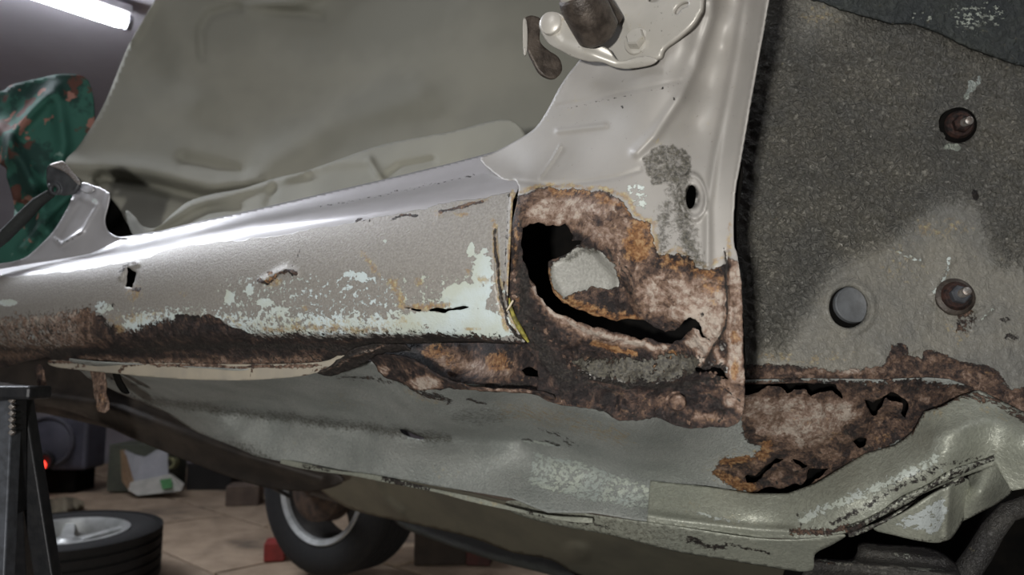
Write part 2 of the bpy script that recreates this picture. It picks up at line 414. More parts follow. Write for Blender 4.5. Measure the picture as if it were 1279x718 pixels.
tag(bm_obj('wall_left', box_bm((-4.6, 1.5, 1.25), (.1, 11, 2.7)), M_WALL, smooth=False), kind='structure')
tag(bm_obj('wall_right', box_bm((4.2, 1.5, 1.25), (.1, 11, 2.7)), M_WALL, smooth=False), kind='structure')
tag(bm_obj('wall_front', box_bm((-.5, -3.9, 1.25), (12, .1, 2.7)), M_WALL, smooth=False), kind='structure')
tag(bm_obj('ceiling', box_bm((-.5, 1.5, 2.64), (12, 11, .08)), M_CEIL, smooth=False), kind='structure')
tag(bm_obj('trim_1', box_bm((-1.2, 3.56, 2.56), (1.1, .12, .08), Matrix.Rotation(math.radians(-8), 3, 'Z')), M_BROWNW, smooth=False, bevel=.01), kind='structure')

# ------------------------------------------------------------------ ceiling lamp
s = NT('lamp_diffuser'); s.b.inputs['Emission Color'].default_value = (.93, .96, 1, 1); s.b.inputs['Emission Strength'].default_value = 30; M_EMIT = s.fin((.8, .8, .8), .5)
a_ = fp(157, 27, 2.5); b_ = fp(60, -6, 2.5); dv = (b_ - a_).normalized(); L = 1.25
lamp = empty('ceiling_lamp', a_ + dv * L / 2 + Vector((0, 0, .1)), 'glowing white tubular strip light under the grey ceiling at top left', 'lamp')
rot = dv.to_track_quat('X', 'Z').to_matrix()
bm_obj('housing', box_bm(a_ + dv * L / 2 + Vector((0, 0, .055)), (L + .03, .09, .045), rot), plain('white_housing', (.6, .6, .62)), lamp, smooth=False, bevel=.008)
bm_obj('diffuser', tube_bm([a_ + dv * t for t in (0, .02, .05, L - .05, L - .02, L)], [.022, .036, .040, .040, .036, .022], 20), M_EMIT, lamp)
for t in (-.012, L + .012): bm_obj('end_cap', lathe_bm(a_ + dv * t, dv, [(0, -.012), (.04, -.012), (.04, .012), (0, .012)], 20), plain('grey_cap', (.35, .35, .38)), lamp)

# ------------------------------------------------------------------ the car
car = empty('car', (0.0, 0.9, 0.0), 'silver car body without its door, its sill and front corner rusted through', 'car')

# --- sill (rocker) swept between its edge lines
ylines = [  # px -> py of each edge line, and metres inboard
    ([(-90, 345), (0, 333), (113, 312), (150, 296), (200, 288), (250, 276), (320, 260), (414, 238), (475, 225), (566, 203), (615, 190), (660, 178)], .075),
    ([(-90, 349), (0, 338), (113, 319), (210, 297), (320, 272), (393, 258), (460, 245), (595, 218), (660, 206)], .052),
    ([(-90, 352), (0, 341), (113, 323), (210, 303), (320, 278), (393, 266), (460, 255), (560, 238), (630, 226), (660, 221)], .030),
    ([(-90, 356), (0, 347), (113, 331), (210, 312), (320, 292), (393, 280), (460, 270), (560, 254), (630, 242), (660, 238)], .012),
    ([(-90, 376), (0, 370), (150, 352), (320, 330), (460, 316), (560, 307), (660, 300)], -.004),
    ([(-90, 398), (0, 396), (150, 388), (320, 374), (460, 368), (560, 364), (660, 362)], -.008),
    ([(-90, 425), (0, 424), (150, 422), (320, 414), (460, 416), (560, 415), (640, 425), (660, 428)], .002),
    ([(-90, 440), (0, 440), (150, 440), (320, 432), (440, 430), (560, 428), (640, 440), (660, 444)], .022),
    ([(-90, 452), (0, 452), (68, 452), (150, 455), (311, 458), (441, 446), (560, 455), (660, 480)], .036)]
def sill_t(x, y):
    ys = np.stack([np.interp(x, [p[0] for p in l], [p[1] for p in l]) for l, _ in ylines]); ts = np.array([t for _, t in ylines]); n = len(ts)
    sl = np.zeros(n); sl[1:-1] = 0
    k = np.clip((y[None] > ys).sum(0) - 1, 0, n - 2); i = np.arange(len(x))
    y0, y1 = ys[k, i], ys[k + 1, i]; u = np.clip((y - y0) / np.maximum(y1 - y0, .5), -.3, 1.3)
    t0, t1 = ts[k], ts[k + 1]
    def slope(j):   # metres per pixel at knot j
        jm, jp = np.clip(j - 1, 0, n - 1), np.clip(j + 1, 0, n - 1)
        return (ts[jp] - ts[jm]) / np.maximum(ys[jp, i] - ys[jm, i], 1)
    m0, m1 = slope(k) * (y1 - y0), slope(k + 1) * (y1 - y0)
    return (2 * u**3 - 3 * u**2 + 1) * t0 + (u**3 - 2 * u**2 + u) * m0 + (-2 * u**3 + 3 * u**2) * t1 + (u**3 - u**2) * m1
def sill_depth(x, y): return YT(x, sill_t(x, y))

topl = [(-90, 345), (0, 333), (40, 326), (113, 316), (150, 296), (200, 288), (250, 276), (320, 261), (414, 239), (475, 225), (566, 203), (615, 190), (640, 183)]
cutl = [(655, 205), (657, 222), (648, 232), (640, 250), (637, 300), (634, 350), (633, 385), (640, 402), (650, 420), (658, 430)]
botl = [(640, 430), (600, 428), (560, 428), (500, 430), (470, 429), (447, 434), (441, 437), (432, 444), (412, 455), (400, 458), (311, 460), (230, 459), (150, 456), (100, 454), (68, 453),
        (60, 446), (30, 452), (0, 461), (-90, 466)]
hole_small = jag([(158, 333), (172, 341), (168, 352), (165, 360), (156, 358), (158, 346)], .15, 2, seed=5)
crack_low = jag([(503, 384), (520, 386), (540, 385), (556, 386), (572, 383), (588, 383), (570, 387), (556, 391), (545, 389), (522, 389)], .1, 2, seed=8)
coat_edge = lambda x: np.interp(x, [-90, 0, 60, 133, 150, 190, 226, 266, 330, 420, 500, 560, 640], [352, 346, 342, 331, 330, 319, 308, 303, 297, 282, 266, 254, 240])
chip_masks = [
    ('fn', lambda x, y: np.where(x < 640, .62 * sstep(348 - .0 * x, 412, y) * sstep(100, 190, x) * (1 - sstep(416, 424, y)), 0)),
    ('fn', lambda x, y: .40 * sstep(330, 350, y) * sstep(240, 290, x) * (1 - sstep(418, 424, y))),
    ('blob', 590, 405, 75, 24, 1.1), ('blob', 580, 372, 38, 24, 1.1), ('blob', 602, 345, 18, 48, .8), ('blob', 540, 398, 60, 12, .9), ('blob', 200, 398, 70, 14, .62), ('blob', 588, 312, 6, 12, .9), ('blob', 452, 345, 9, 10, .8), ('blob', 435, 342, 12, 7, .7),
    ('blob', 287, 372, 9, 14, .85), ('blob', 312, 362, 8, 12, .8), ('blob', 330, 378, 18, 8, .8), ('blob', 350, 390, 20, 10, .7), ('blob', 10, 378, 16, 6, 1.0), ('blob', 500, 405, 60, 9, .85),
    ('blob', 420, 402, 60, 10, .7), ('blob', 180, 405, 40, 14, .75), ('blob', 40, 415, 20, 20, .62), ('blob', 480, 300, 4, 4, .7), ('blob', 130, 385, 16, 14, .6)]
low = lambda x: np.interp(x, [-90, 0, 60, 115, 150, 180, 225, 300, 433, 540, 640], [392, 395, 390, 386, 418, 410, 398, 420, 422, 419, 426])
sill = panel('sill_panel', topl + cutl + botl, sill_depth, M_SILL, car, holes=[hole_small, crack_low], cell=2.2, smooth=False, warp=4.0, masks={
    'coat': [('fn', lambda x, y: .5 + .5 * np.clip((y - coat_edge(x)) / 5, -1, 1))],
    'chip': chip_masks,
    'rust': [('fn', lambda x, y: sstep(-17, 12, y - low(x)) * (.95 - .35 * (1 - sstep(70, 140, x)) * (1 - sstep(430, 445, y)))),
             ('poly', [(218, 393), (250, 396), (262, 392), (290, 408), (320, 420), (240, 425), (222, 408)], 3, 1.0),
             ('stroke', [(150, 340), (156, 332), (172, 330)], 4, .55), ('blob', 170, 362, 12, 5, .5),
             ('stroke', [(323, 350), (335, 354), (345, 345), (360, 338), (369, 341)], 3.5, .75), ('blob', 336, 341, 5, 4, .6),
             ('stroke', [(550, 265), (565, 262), (580, 257), (602, 251)], 2.6, .95), ('stroke', [(489, 273), (505, 268), (520, 269)], 2.0, .85), ('stroke', [(445, 276), (462, 275)], 3, .6),
             ('stroke', [(636, 240), (633, 300), (630, 360), (634, 400), (650, 420)], 1.6, .55)],
    'stain': [('fn', lambda x, y: .34 * sstep(385, 400, y) * (1 - sstep(416, 426, y)) * sstep(130, 200, x) * (1 - sstep(500, 560, x))), ('blob', 146, 414, 14, 10, .9), ('stroke', [(490, 352), (497, 368), (503, 380)], 7, .75), ('blob', 524, 352, 7, 7, .8), ('stroke', [(450, 318), (462, 328), (472, 345)], 6, .6),
              ('stroke', [(500, 382), (530, 384), (560, 380)], 5, .8), ('stroke', [(617, 275), (619, 300), (621, 330), (624, 380), (634, 408)], 5, .85), ('stroke', [(641, 240), (637, 320), (635, 380), (645, 412)], 3.5, .95), ('stroke', [(600, 350), (640, 356)], 7, .5),
              ('blob', 168, 365, 14, 16, .55), ('blob', 340, 352, 18, 10, .6), ('stroke', [(330, 412), (420, 410), (480, 414)], 7, .62), ('stroke', [(200, 395), (140, 400)], 9, .5), ('blob', 230, 366, 8, 5, .5),
              ('stroke', [(545, 268), (610, 247)], 4, .6), ('blob', 578, 268, 14, 4, .7), ('blob', 380, 385, 9, 5, .6), ('blob', 590, 412, 20, 4, .6), ('stroke', [(585, 340), (612, 352)], 5, .5)],
    'dirt_shade': [('fn', lambda x, y: .40 * sstep(0, 16, y - low(x))), ('fn', lambda x, y: .36 * sstep(398, 418, y) * (1 - sstep(422, 428, y)) * sstep(130, 200, x) * (1 - sstep(560, 600, x))), ('stroke', [(619, 286), (620, 323), (622, 350), (626, 376), (629, 386), (636, 405), (648, 422)], 2.2, 1.0),
             ('stroke', [(60, 440), (180, 438), (250, 432), (330, 432), (420, 434), (520, 428), (600, 430), (655, 436)], 6, .75),
             ('stroke', [(330, 352), (336, 356), (350, 343), (357, 338), (366, 343)], 1.3, .8), ('poly', [(20, 428), (60, 440), (100, 452), (60, 448)], 3, .7),
             ('stroke', [(374, 310), (371, 320), (365, 333)], 1.2, .6), ('stroke', [(122, 393), (135, 404), (143, 421)], 2, .6), ('blob', 140, 382, 3, 4, .7), ('stroke', [(395, 259), (460, 247), (592, 218)], 1.2, .55)],
    'tint': [('fn', lambda x, y: .75 * (1 - sstep(80, 150, x)) * (1 - sstep(428, 440, y))), ('stroke', [(100, 448), (200, 450), (311, 452), (400, 448)], 4.5, .62), ('stroke', [(150, 432), (280, 446)], 3, .35), ('blob', 340, 345, 16, 10, .5), ('stroke', [(545, 268), (610, 247)], 3, .25), ('stroke', [(0, 445), (60, 440)], 8, .5)],
    'orange': [('stroke', [(545, 268), (610, 247)], 5, .5), ('blob', 340, 350, 16, 12, .6)]},
    disp=[('stroke', [(655, 224), (640, 250), (637, 300), (634, 350), (633, 388), (650, 421)], 2.6, .0022), ('stroke', [(619, 286), (621, 350), (628, 384), (640, 408)], 2.5, -.0035),
          ('blob', 162, 347, 12, 18, -.003), ('stroke', [(150, 346), (156, 336), (172, 329)], 3, .004), ('stroke', [(328, 352), (345, 342), (358, 336), (368, 341)], 5, .0045), ('stroke', [(332, 357), (352, 345)], 3, -.003),
          ('blob', 545, 380, 34, 8, -.002), ('stroke', [(548, 268), (604, 250)], 3, .0015), ('stroke', [(235, 400), (300, 412), (330, 420)], 4, -.002), ('stroke', [(122, 393), (143, 421)], 3, -.002),
          ('stroke', [(113, 320), (210, 299), (320, 274), (393, 260), (460, 247), (595, 219)], 1.8, -.0012)],
    rough=[(-.0020, 110, 4, [('fn', lambda x, y: sstep(-4, 10, y - low(x)))]), (.0016, 30, 5, [('fn', lambda x, y: .15 + .85 * sstep(-12, 14, y - low(x)))]), (.0014, 140, 3, [('fn', lambda x, y: sstep(-4, 10, y - low(x)))])])

cav = panel('sill_cavity', [(-80, 372), (150, 322), (300, 300), (460, 280), (640, 250), (650, 300), (636, 420), (450, 424), (300, 424), (0, 440), (-80, 445)], lambda x, y: YT(x, .05 + 0 * x), M_DARK, car, cell=10, smooth=False)  # added backing, paints the hollow's shade seen through the sill holes
cav['label'] = 'near-black backing that paints the shade inside the hollow sill'
# the weld flange below it, cream scraped paint
flange_t = lambda x, y: YT(x, .034 + .0001 * (y - 455))
M_CREAM = body_metal('cream_scraped_flange', (.42, .37, .29), (.33, .30, .25), (.3, .3, .3), metal=0, rough=.45)
fl = panel('sill_flange', [(62, 450), (110, 451), (200, 453), (311, 455), (400, 452), (428, 440), (446, 436), (441, 442), (420, 455), (400, 464), (374, 470), (340, 473), (300, 475), (240, 474), (180, 470), (150, 467), (110, 463), (68, 458)],
      flange_t, M_CREAM, car, cell=2, thick=.0016, masks={'rust': [('stroke', [(60, 452), (200, 455), (311, 459), (400, 456)], 2.6, .8), ('stroke', [(445, 437), (420, 456), (380, 468)], 3, .6), ('stroke', [(150, 466), (160, 455)], 3, .7), ('stroke', [(312, 474), (318, 460)], 1.6, .7), ('stroke', [(90, 462), (110, 456)], 3, .5)],
      'tint': [('fn', lambda x, y: .45 + 0 * x)]},
      rough=[(.001, 40, 3, None)])
fl['label'] = 'pale folded weld flange along the sill bottom'

# torn inner layers of rusty metal under the front part of the sill
r1 = panel('torn_inner_skin', jag([(462, 447), (480, 443), (500, 444), (516, 450), (532, 459), (548, 470), (562, 477), (590, 485), (640, 488), (668, 489), (690, 495), (700, 506), (672, 494), (640, 491), (600, 489), (575, 487), (560, 484), (550, 488), (530, 488), (515, 487), (505, 480), (488, 474), (472, 464)], .10, 2, seed=3),
      rbf_t([(462, 447, .040), (500, 444, .034), (548, 470, .034), (600, 486, .030), (700, 500, .022), (515, 487, .060), (472, 464, .055), (560, 484, .045)]), M_SILL, car, cell=1.6, smooth=False,
      masks={'rust': [('fn', lambda x, y: .9 + 0 * x)], 'tint': [('blob', 530, 478, 26, 12, 1.1), ('blob', 478, 462, 9, 8, .9), ('stroke', [(580, 486), (660, 490)], 3, .6)]},
      rough=[(.003, 45, 4, None)], disp=[('stroke', [(480, 443), (516, 449), (562, 476), (620, 487)], 3, .004)], thick=.002)
r0 = panel('crumpled_flange', jag([(396, 466), (412, 457), (428, 446), (438, 438), (455, 433), (475, 430), (505, 431), (515, 438), (492, 440), (470, 443), (458, 452), (444, 460), (430, 464), (414, 470)], .08, 2, seed=4), rbf_t([(396, 466, .036), (475, 432, .024), (515, 436, .028), (430, 464, .042), (444, 446, .026)]), M_SILL, car, cell=1.6, smooth=False,
      masks={'rust': [('fn', lambda x, y: .9 + 0 * x)], 'dirt_shade': [('fn', lambda x, y: .62 + 0 * x)], 'tint': [('stroke', [(400, 466), (440, 447), (480, 433)], 1.6, 1.0)]}, rough=[(.005, 60, 4, None)], disp=[('stroke', [(404, 464), (436, 446), (470, 436)], 2, .004)], thick=.002)
r0['label'] = 'dark crumpled end of the bottom flange'
r1['label'] = 'dark torn rusty inner layer of the sill'
r2 = panel('inner_sill_wall', [(430, 425), (520, 418), (640, 420), (720, 425), (730, 470), (690, 492), (640, 486), (590, 484), (550, 476), (500, 452), (440, 446)],
      rbf_t([(430, 430, .08), (520, 435, .075), (640, 430, .065), (560, 478, .062), (640, 485, .055), (720, 450, .055), (580, 455, .085)]), M_SILL, car, cell=2.2,
      holes=[jag([(650, 462), (662, 458), (675, 463), (700, 470), (700, 474), (680, 472), (655, 468)], .12, 2)],
      masks={'rust': [('fn', lambda x, y: 1.0 + .0 * x)], 'tint': [('stroke', [(555, 450), (630, 465)], 12, .75)], 'orange': [('blob', 622, 452, 22, 16, 1.0), ('blob', 540, 440, 24, 12, .8), ('blob', 565, 452, 12, 12, .5)],
             'dirt_shade': [('poly', [(430, 425), (510, 425), (530, 446), (572, 480), (500, 470), (440, 450)], 5, 1.0), ('stroke', [(640, 428), (560, 426)], 3, .6), ('stroke', [(560, 479), (600, 482), (660, 480)], 3, .8)]},  # dark polygon puts the shade of the torn gap into the colour
      rough=[(.004, 38, 4, None)], disp=[('stroke', [(570, 432), (580, 450), (560, 464)], 4, .004), ('stroke', [(560, 474), (600, 477), (640, 472)], 4, .006)])
r2['label'] = 'tan and orange rusted inner wall seen through the torn gap'

# --- hinge pillar and front corner
pil_poly = [(742, -190), (740, -70), (741, 20), (735, 55), (722, 77), (710, 92), (697, 112), (685, 135), (668, 160), (640, 178), (615, 191), (600, 200), (628, 224), (648, 232), (636, 300), (632, 380), (650, 425), (668, 446), (672, 470), (672, 492), (690, 503), (720, 508), (753, 513), (770, 524), (800, 524),
            (820, 521), (840, 530), (862, 535), (885, 533), (909, 533), (921, 527), (928, 515), (930, 491), (929, 450), (927, 400), (926, 360), (921, 320), (916, 300), (917, 240), (924, 200), (936, 130), (948, 60), (960, 0), (970, -70), (986, -190)]
H1 = jag([(653, 284), (662, 279), (672, 277), (682, 282), (698, 282), (706, 278), (711, 285), (716, 295), (714, 301), (727, 299), (725, 305), (718, 309), (702, 321), (686, 327), (686, 340), (690, 355), (697, 370), (710, 379), (725, 386), (745, 394), (770, 400), (797, 399), (808, 402), (820, 410),
          (830, 414), (838, 413), (848, 409), (855, 400), (862, 396), (868, 400), (877, 414), (866, 410), (859, 415), (851, 425), (840, 430), (828, 428), (815, 424), (800, 425), (785, 419), (765, 415), (740, 409), (720, 402), (699, 393), (682, 381), (671, 368), (664, 351), (659, 335), (653, 325), (651, 308)], .13, 2, seed=2)
C2 = jag([(866, 457), (880, 461), (893, 458), (905, 464), (910, 474), (899, 470), (886, 466), (874, 466)], .15, 2, seed=9)
C3 = jag([(868, 398), (874, 404), (878, 418), (886, 426), (875, 420), (870, 408)], .12, 2, seed=19)
pil_t = rbf_t([
    (740, -180, .05), (860, -180, .03), (965, -180, .022), (925, -180, .045), (740, -60, .045), (850, -60, .03), (740, 50, .045), (700, 120, .042), (650, 180, .050), (612, 195, .058), (800, 60, .030), (860, 60, .022), (885, 0, .018), (850, 121, .018), (817, 169, .012), (760, 150, .026), (720, 190, .030), (650, 215, .034),
    (918, 0, .050), (904, 60, .052), (886, 110, .050), (870, 160, .040), (945, 0, .022), (938, 60, .022), (925, 130, .022), (910, 210, .022), (905, 270, .020), (900, 320, .018),
    (660, 235, .010), (740, 230, .012), (800, 230, .008), (860, 245, .018), (830, 300, .008), (750, 260, .004), (680, 250, .010), (650, 280, -.001), (652, 340, -.001), (646, 400, -.002), (640, 300, -.003), (668, 300, .006), (720, 330, .010), (760, 360, .010), (800, 340, .004), (850, 360, .008), (890, 380, .016), (915, 380, .016),
    (660, 440, .012), (700, 420, .010), (740, 420, .012), (800, 440, .034), (860, 450, .036), (750, 450, .034), (700, 460, .020), (820, 465, .036), (900, 450, .018), (922, 450, .016), (880, 420, .018),
    (700, 485, .024), (760, 490, .024), (840, 500, .016), (900, 500, .012), (900, 528, .008), (840, 524, .014), (760, 510, .020), (925, 505, .014)])
MR = [(641, 247), (660, 240), (682, 234), (705, 236), (737, 238), (760, 242), (775, 246), (783, 262), (792, 271), (813, 280), (814, 300), (822, 318), (846, 316), (862, 322), (873, 335), (887, 338), (906, 330), (909, 322), (930, 330), (940, 560), (620, 560), (630, 380), (634, 300)]
pil = panel('hinge_pillar', pil_poly, pil_t, M_PILLAR, car, holes=[H1, C2, C3, [(863 + 6 * math.cos(a) - 1.5 * math.sin(a), 246 + 15 * math.sin(a) + 1.0 * math.cos(a)) for a in np.linspace(0, 6.0, 18)]], cell=2.0, smooth=True, sub=3, warp=5.0, thick=.0014, masks={
    'rust': [('poly', MR, 6, 1.0), ('poly', [(688, 345), (690, 330), (705, 322), (722, 308), (742, 314), (762, 326), (772, 340), (772, 356), (760, 362), (740, 358), (720, 366), (703, 372), (695, 360)], 7, -1.3), ('poly', [(708, 452), (730, 444), (760, 444), (800, 446), (850, 438), (882, 446), (868, 466), (830, 478), (780, 480), (735, 472)], 9, -.68), ('blob', 903, 432, 5, 12, -.55), ('blob', 890, 452, 8, 7, -.5), ('blob', 907, 462, 4, 8, -.45)],
    'tint': [('poly', [(911, 312), (926, 320), (929, 480), (912, 478), (907, 430), (910, 380)], 3, .85), ('stroke', [(893, 436), (900, 452), (892, 470)], 6, .8), ('poly', [(640, 247), (682, 234), (775, 246), (813, 285), (820, 320), (800, 360), (760, 330), (740, 300), (700, 276), (650, 285)], 6, .50), ('blob', 700, 262, 60, 22, .85), ('blob', 770, 290, 40, 30, .6), ('blob', 730, 345, 46, 34, .4), ('blob', 880, 385, 45, 50, .85), ('blob', 830, 365, 60, 36, .7),
             ('blob', 850, 392, 30, 16, .75), ('stroke', [(700, 398), (740, 416), (790, 428)], 9, .85), ('stroke', [(905, 480), (925, 500)], 14, .7), ('blob', 915, 440, 10, 40, .6), ('stroke', [(668, 360), (690, 392), (740, 416), (790, 428), (830, 436)], 5, 1.1), ('poly', [(852, 392), (880, 380), (904, 388), (904, 415), (890, 436), (872, 458), (868, 440), (852, 428), (866, 412)], 4, 1.05), ('blob', 912, 498, 12, 14, 1.0), ('stroke', [(665, 355), (672, 372), (680, 385)], 5, .75), ('stroke', [(870, 520), (900, 522)], 6, .55), ('stroke', [(800, 500), (830, 505)], 8, .3)],
    'orange': [('blob', 795, 305, 24, 30, 1.0), ('stroke', [(690, 238), (740, 244), (778, 256), (812, 290), (800, 310)], 7, .75), ('blob', 795, 305, 18, 22, .95), ('stroke', [(830, 322), (870, 338), (905, 350)], 12, .6), ('stroke', [(693, 345), (700, 375), (760, 396), (795, 400)], 9, .85), ('blob', 890, 360, 20, 26, .5),
               ('stroke', [(742, 430), (770, 436), (795, 442)], 4, 1.2), ('blob', 842, 443, 8, 5, .9), ('blob', 918, 422, 9, 10, 1.0), ('blob', 918, 462, 7, 16, 1.0), ('stroke', [(645, 245), (643, 340)], 4, .4), ('stroke', [(646, 372), (652, 405), (658, 424)], 4, .8), ('blob', 850, 330, 40, 12, .5)],
    'chip': [('poly', [(775, 222), (800, 225), (812, 240), (806, 270), (790, 262), (778, 240)], 8, .5)],
    'coat': [('poly', [(680, 345), (690, 322), (722, 300), (772, 320), (782, 360), (740, 370), (703, 380)], 4, 1.0)],
    'grime_dark': [('poly', [(800, 200), (812, 188), (830, 180), (850, 182), (864, 195), (862, 220), (850, 230), (815, 232)], 3, .72), ('stroke', [(846, 225), (832, 262), (828, 310)], 12, .58), ('stroke', [(850, 220), (850, 260), (862, 310), (872, 335)], 15, .70), ('stroke', [(712, 322), (730, 310), (745, 316)], 7, .6), ('poly', [(700, 428), (760, 415), (850, 425), (885, 440), (865, 470), (800, 482), (740, 470), (712, 455)], 8, 1.25)],  # short stroke grades the top of the bent-in tab darker
    'dirt_shade': [('stroke', jag([(715, 478), (760, 486), (810, 480), (850, 486), (900, 478)], .2, 3, False, 4), 1.6, .9), ('stroke', jag([(885, 492), (896, 500), (904, 514), (898, 526)], .2, 3, False, 6), 1.3, .9), ('stroke', jag([(862, 398), (872, 404), (880, 418), (888, 426)], .2, 2, False, 6), 1.3, .9),
             ('stroke', jag([(905, 486), (915, 498), (924, 500)], .2, 2, False, 7), 1.3, .8), ('stroke', jag([(780, 330), (790, 350), (796, 380)], .2, 3, False, 8), 1.4, .6), ('stroke', jag([(755, 306), (762, 322), (776, 332), (782, 352), (790, 366)], .2, 3, False, 9), 2.0, .6), ('stroke', [(648, 240), (650, 300), (648, 350)], 5, .45), ('stroke', [(655, 330), (652, 400), (680, 440), (700, 470)], 13, .75), ('stroke', [(680, 440), (720, 470), (700, 490)], 10, .5), ('stroke', [(905, 310), (908, 360), (905, 412), (890, 436), (872, 466)], 1.8, .95), ('stroke', [(720, 465), (780, 482), (860, 480), (905, 470)], 5, .75),
             ('blob', 893, 462, 26, 12, .55), ('stroke', [(740, 508), (770, 520), (830, 522), (870, 533)], 4, .5), ('blob', 760, 492, 50, 12, .25), ('stroke', [(700, 110), (712, 96)], 1.5, .2), ('blob', 827, 110, 3, 2.5, .8), ('blob', 843, 122, 3, 2.5, .7), ('blob', 778, 131, 3, 3, .8), ('stroke', [(700, 137), (740, 128), (790, 118), (850, 105)], 1.0, .45),
             ('blob', 875, 392, 4, 4, .6), ('stroke', [(720, 290), (740, 300), (735, 310)], 7, .35), ('stroke', [(646, 383), (668, 425), (690, 450)], 7, .6)],
    'stain': [('stroke', [(640, 240), (682, 232), (740, 234), (780, 243), (795, 268), (818, 280), (820, 310)], 4.5, .75), ('stroke', [(822, 316), (846, 312), (880, 332), (910, 318), (912, 280)], 5, .6), ('stroke', [(840, 170), (800, 180)], 6, .25), ('blob', 905, 400, 8, 60, .4)]},
    disp=[('stroke', [(893, -20), (888, 22), (868, 84), (850, 121), (817, 169), (795, 190)], 7, .006),
          ('stroke', [(932, -20), (920, 60), (910, 113), (893, 197), (884, 260), (884, 330)], 5, .004),
          ('stroke', [(962, -40), (950, 50), (935, 130), (921, 215), (918, 260)], 2.2, .0020),
          ('stroke', [(908, 316), (908, 360), (904, 412), (890, 434), (870, 464)], 2.4, -.0045),
          ('ell', 865, 245.5, 18.5, 31, -6, [(0, -.012), (.36, -.012), (.46, .0005), (.55, .002), (.74, .002), (.80, .0042), (.92, .0046), (1.0, .0015), (1.06, 0)]),
          ('stroke', [(640, 225), (690, 231), (740, 226), (775, 220), (800, 212)], 2.5, -.0018),
          ('stroke', [(697, 164), (720, 161), (755, 157)], 3.5, .0025), ('stroke', [(697, 132), (740, 124), (790, 112), (850, 100)], 2.0, -.001),
          ('stroke', [(700, 182), (690, 200), (674, 222)], 1.2, .003),
          ('poly', [(686, 327), (702, 321), (722, 306), (740, 312), (760, 330), (775, 345), (790, 372), (797, 398), (745, 394), (700, 374), (686, 345)], 7, -.007),
          ('poly', [(724, 298), (745, 292), (760, 300), (780, 330), (765, 335), (745, 318), (728, 306)], 4, .003),
          ('stroke', [(745, 300), (752, 325), (770, 345), (775, 385)], 4, .003), ('blob', 850, 395, 22, 12, .003),
          ('stroke', [(648, 262), (652, 330), (660, 370), (684, 398), (715, 430), (720, 460)], 7, .004), 
          ('stroke', [(715, 402), (760, 420), (800, 428)], 5, .004), ('stroke', [(710, 436), (712, 456), (740, 470), (790, 480), (850, 476)], 4, -.004),
          ('stroke', [(905, 345), (918, 380), (925, 440)], 1.6, .002), ('stroke', [(895, 490), (905, 505), (900, 520)], 2.5, -.004), ('blob', 915, 500, 10, 14, .003), ('stroke', [(880, 518), (905, 516)], 4, .0025),
          ('stroke', [(908, 395), (911, 412), (916, 430)], 1.5, -.003), ('stroke', [(840, 478), (905, 474), (925, 480)], 3, .002)],
    rough=[(.0030, 28, 4, [('poly', MR, 10, 1.0), ('poly', [(688, 345), (690, 330), (722, 308), (762, 326), (772, 356), (740, 358), (703, 372)], 6, -1.0)]), (-.0040, 70, 4, [('poly', MR, 6, 1.0), ('poly', [(640, 247), (775, 246), (813, 285), (820, 320), (760, 330), (650, 285)], 8, -.6), ('poly', [(688, 345), (690, 330), (722, 308), (762, 326), (772, 356), (740, 358), (703, 372)], 6, -1.0)]), (-.0040, 120, 3, [('poly', [(640, 380), (720, 400), (860, 430), (930, 380), (940, 540), (640, 540)], 10, 1.0)])])
pil['label'] = 'pinkish silver hinge pillar foot, rusted through at the bottom'
# rosettes of weld: bolt head in the bottom flange, tab pieces
def onp(fn, px, py, off=0.0):
    Y = float(fn(np.array([float(px)]), np.array([float(py)]))[0]) - off; return W(px, py, Y)
n_t = Vector((-SN[0], -SN[1], 0))
rb = bm_obj('flange_bolt', lathe_bm(onp(pil_t, 846, 503, .001), n_t + Vector((.35, 0, .05)), [(0, .0065), (.0055, .0065), (.0068, .0050), (.0072, -.003), (.0092, -.004), (.0092, -.008)], 22), M_RUSTDEEP, car)
rb['label'] = 'rounded rusty bolt head in the lower corner flange'
for a in rb.data.vertices: pass
at = rb.data.attributes.new('rust', 'FLOAT', 'POINT'); at.data.foreach_set('value', [1.0] * len(rb.data.vertices))
at = rb.data.attributes.new('tint', 'FLOAT', 'POINT'); at.data.foreach_set('value', [.42] * len(rb.data.vertices))

# inner reinforcement, near-black to paint the cavity shade behind the corner hole
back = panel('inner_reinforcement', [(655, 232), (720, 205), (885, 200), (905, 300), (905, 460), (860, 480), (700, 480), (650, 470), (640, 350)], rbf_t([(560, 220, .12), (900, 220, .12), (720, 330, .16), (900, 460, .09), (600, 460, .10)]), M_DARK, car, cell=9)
back['label'] = 'inner reinforcement inside the sill, its cavity shade painted near-black'
side = panel('inner_closing_plate', [(880, 190), (925, 200), (918, 300), (928, 420), (925, 490), (880, 490), (875, 330)], rbf_t([(880, 200, .12), (925, 200, .035), (880, 480, .10), (925, 480, .03)]), M_DARK, car, cell=6)

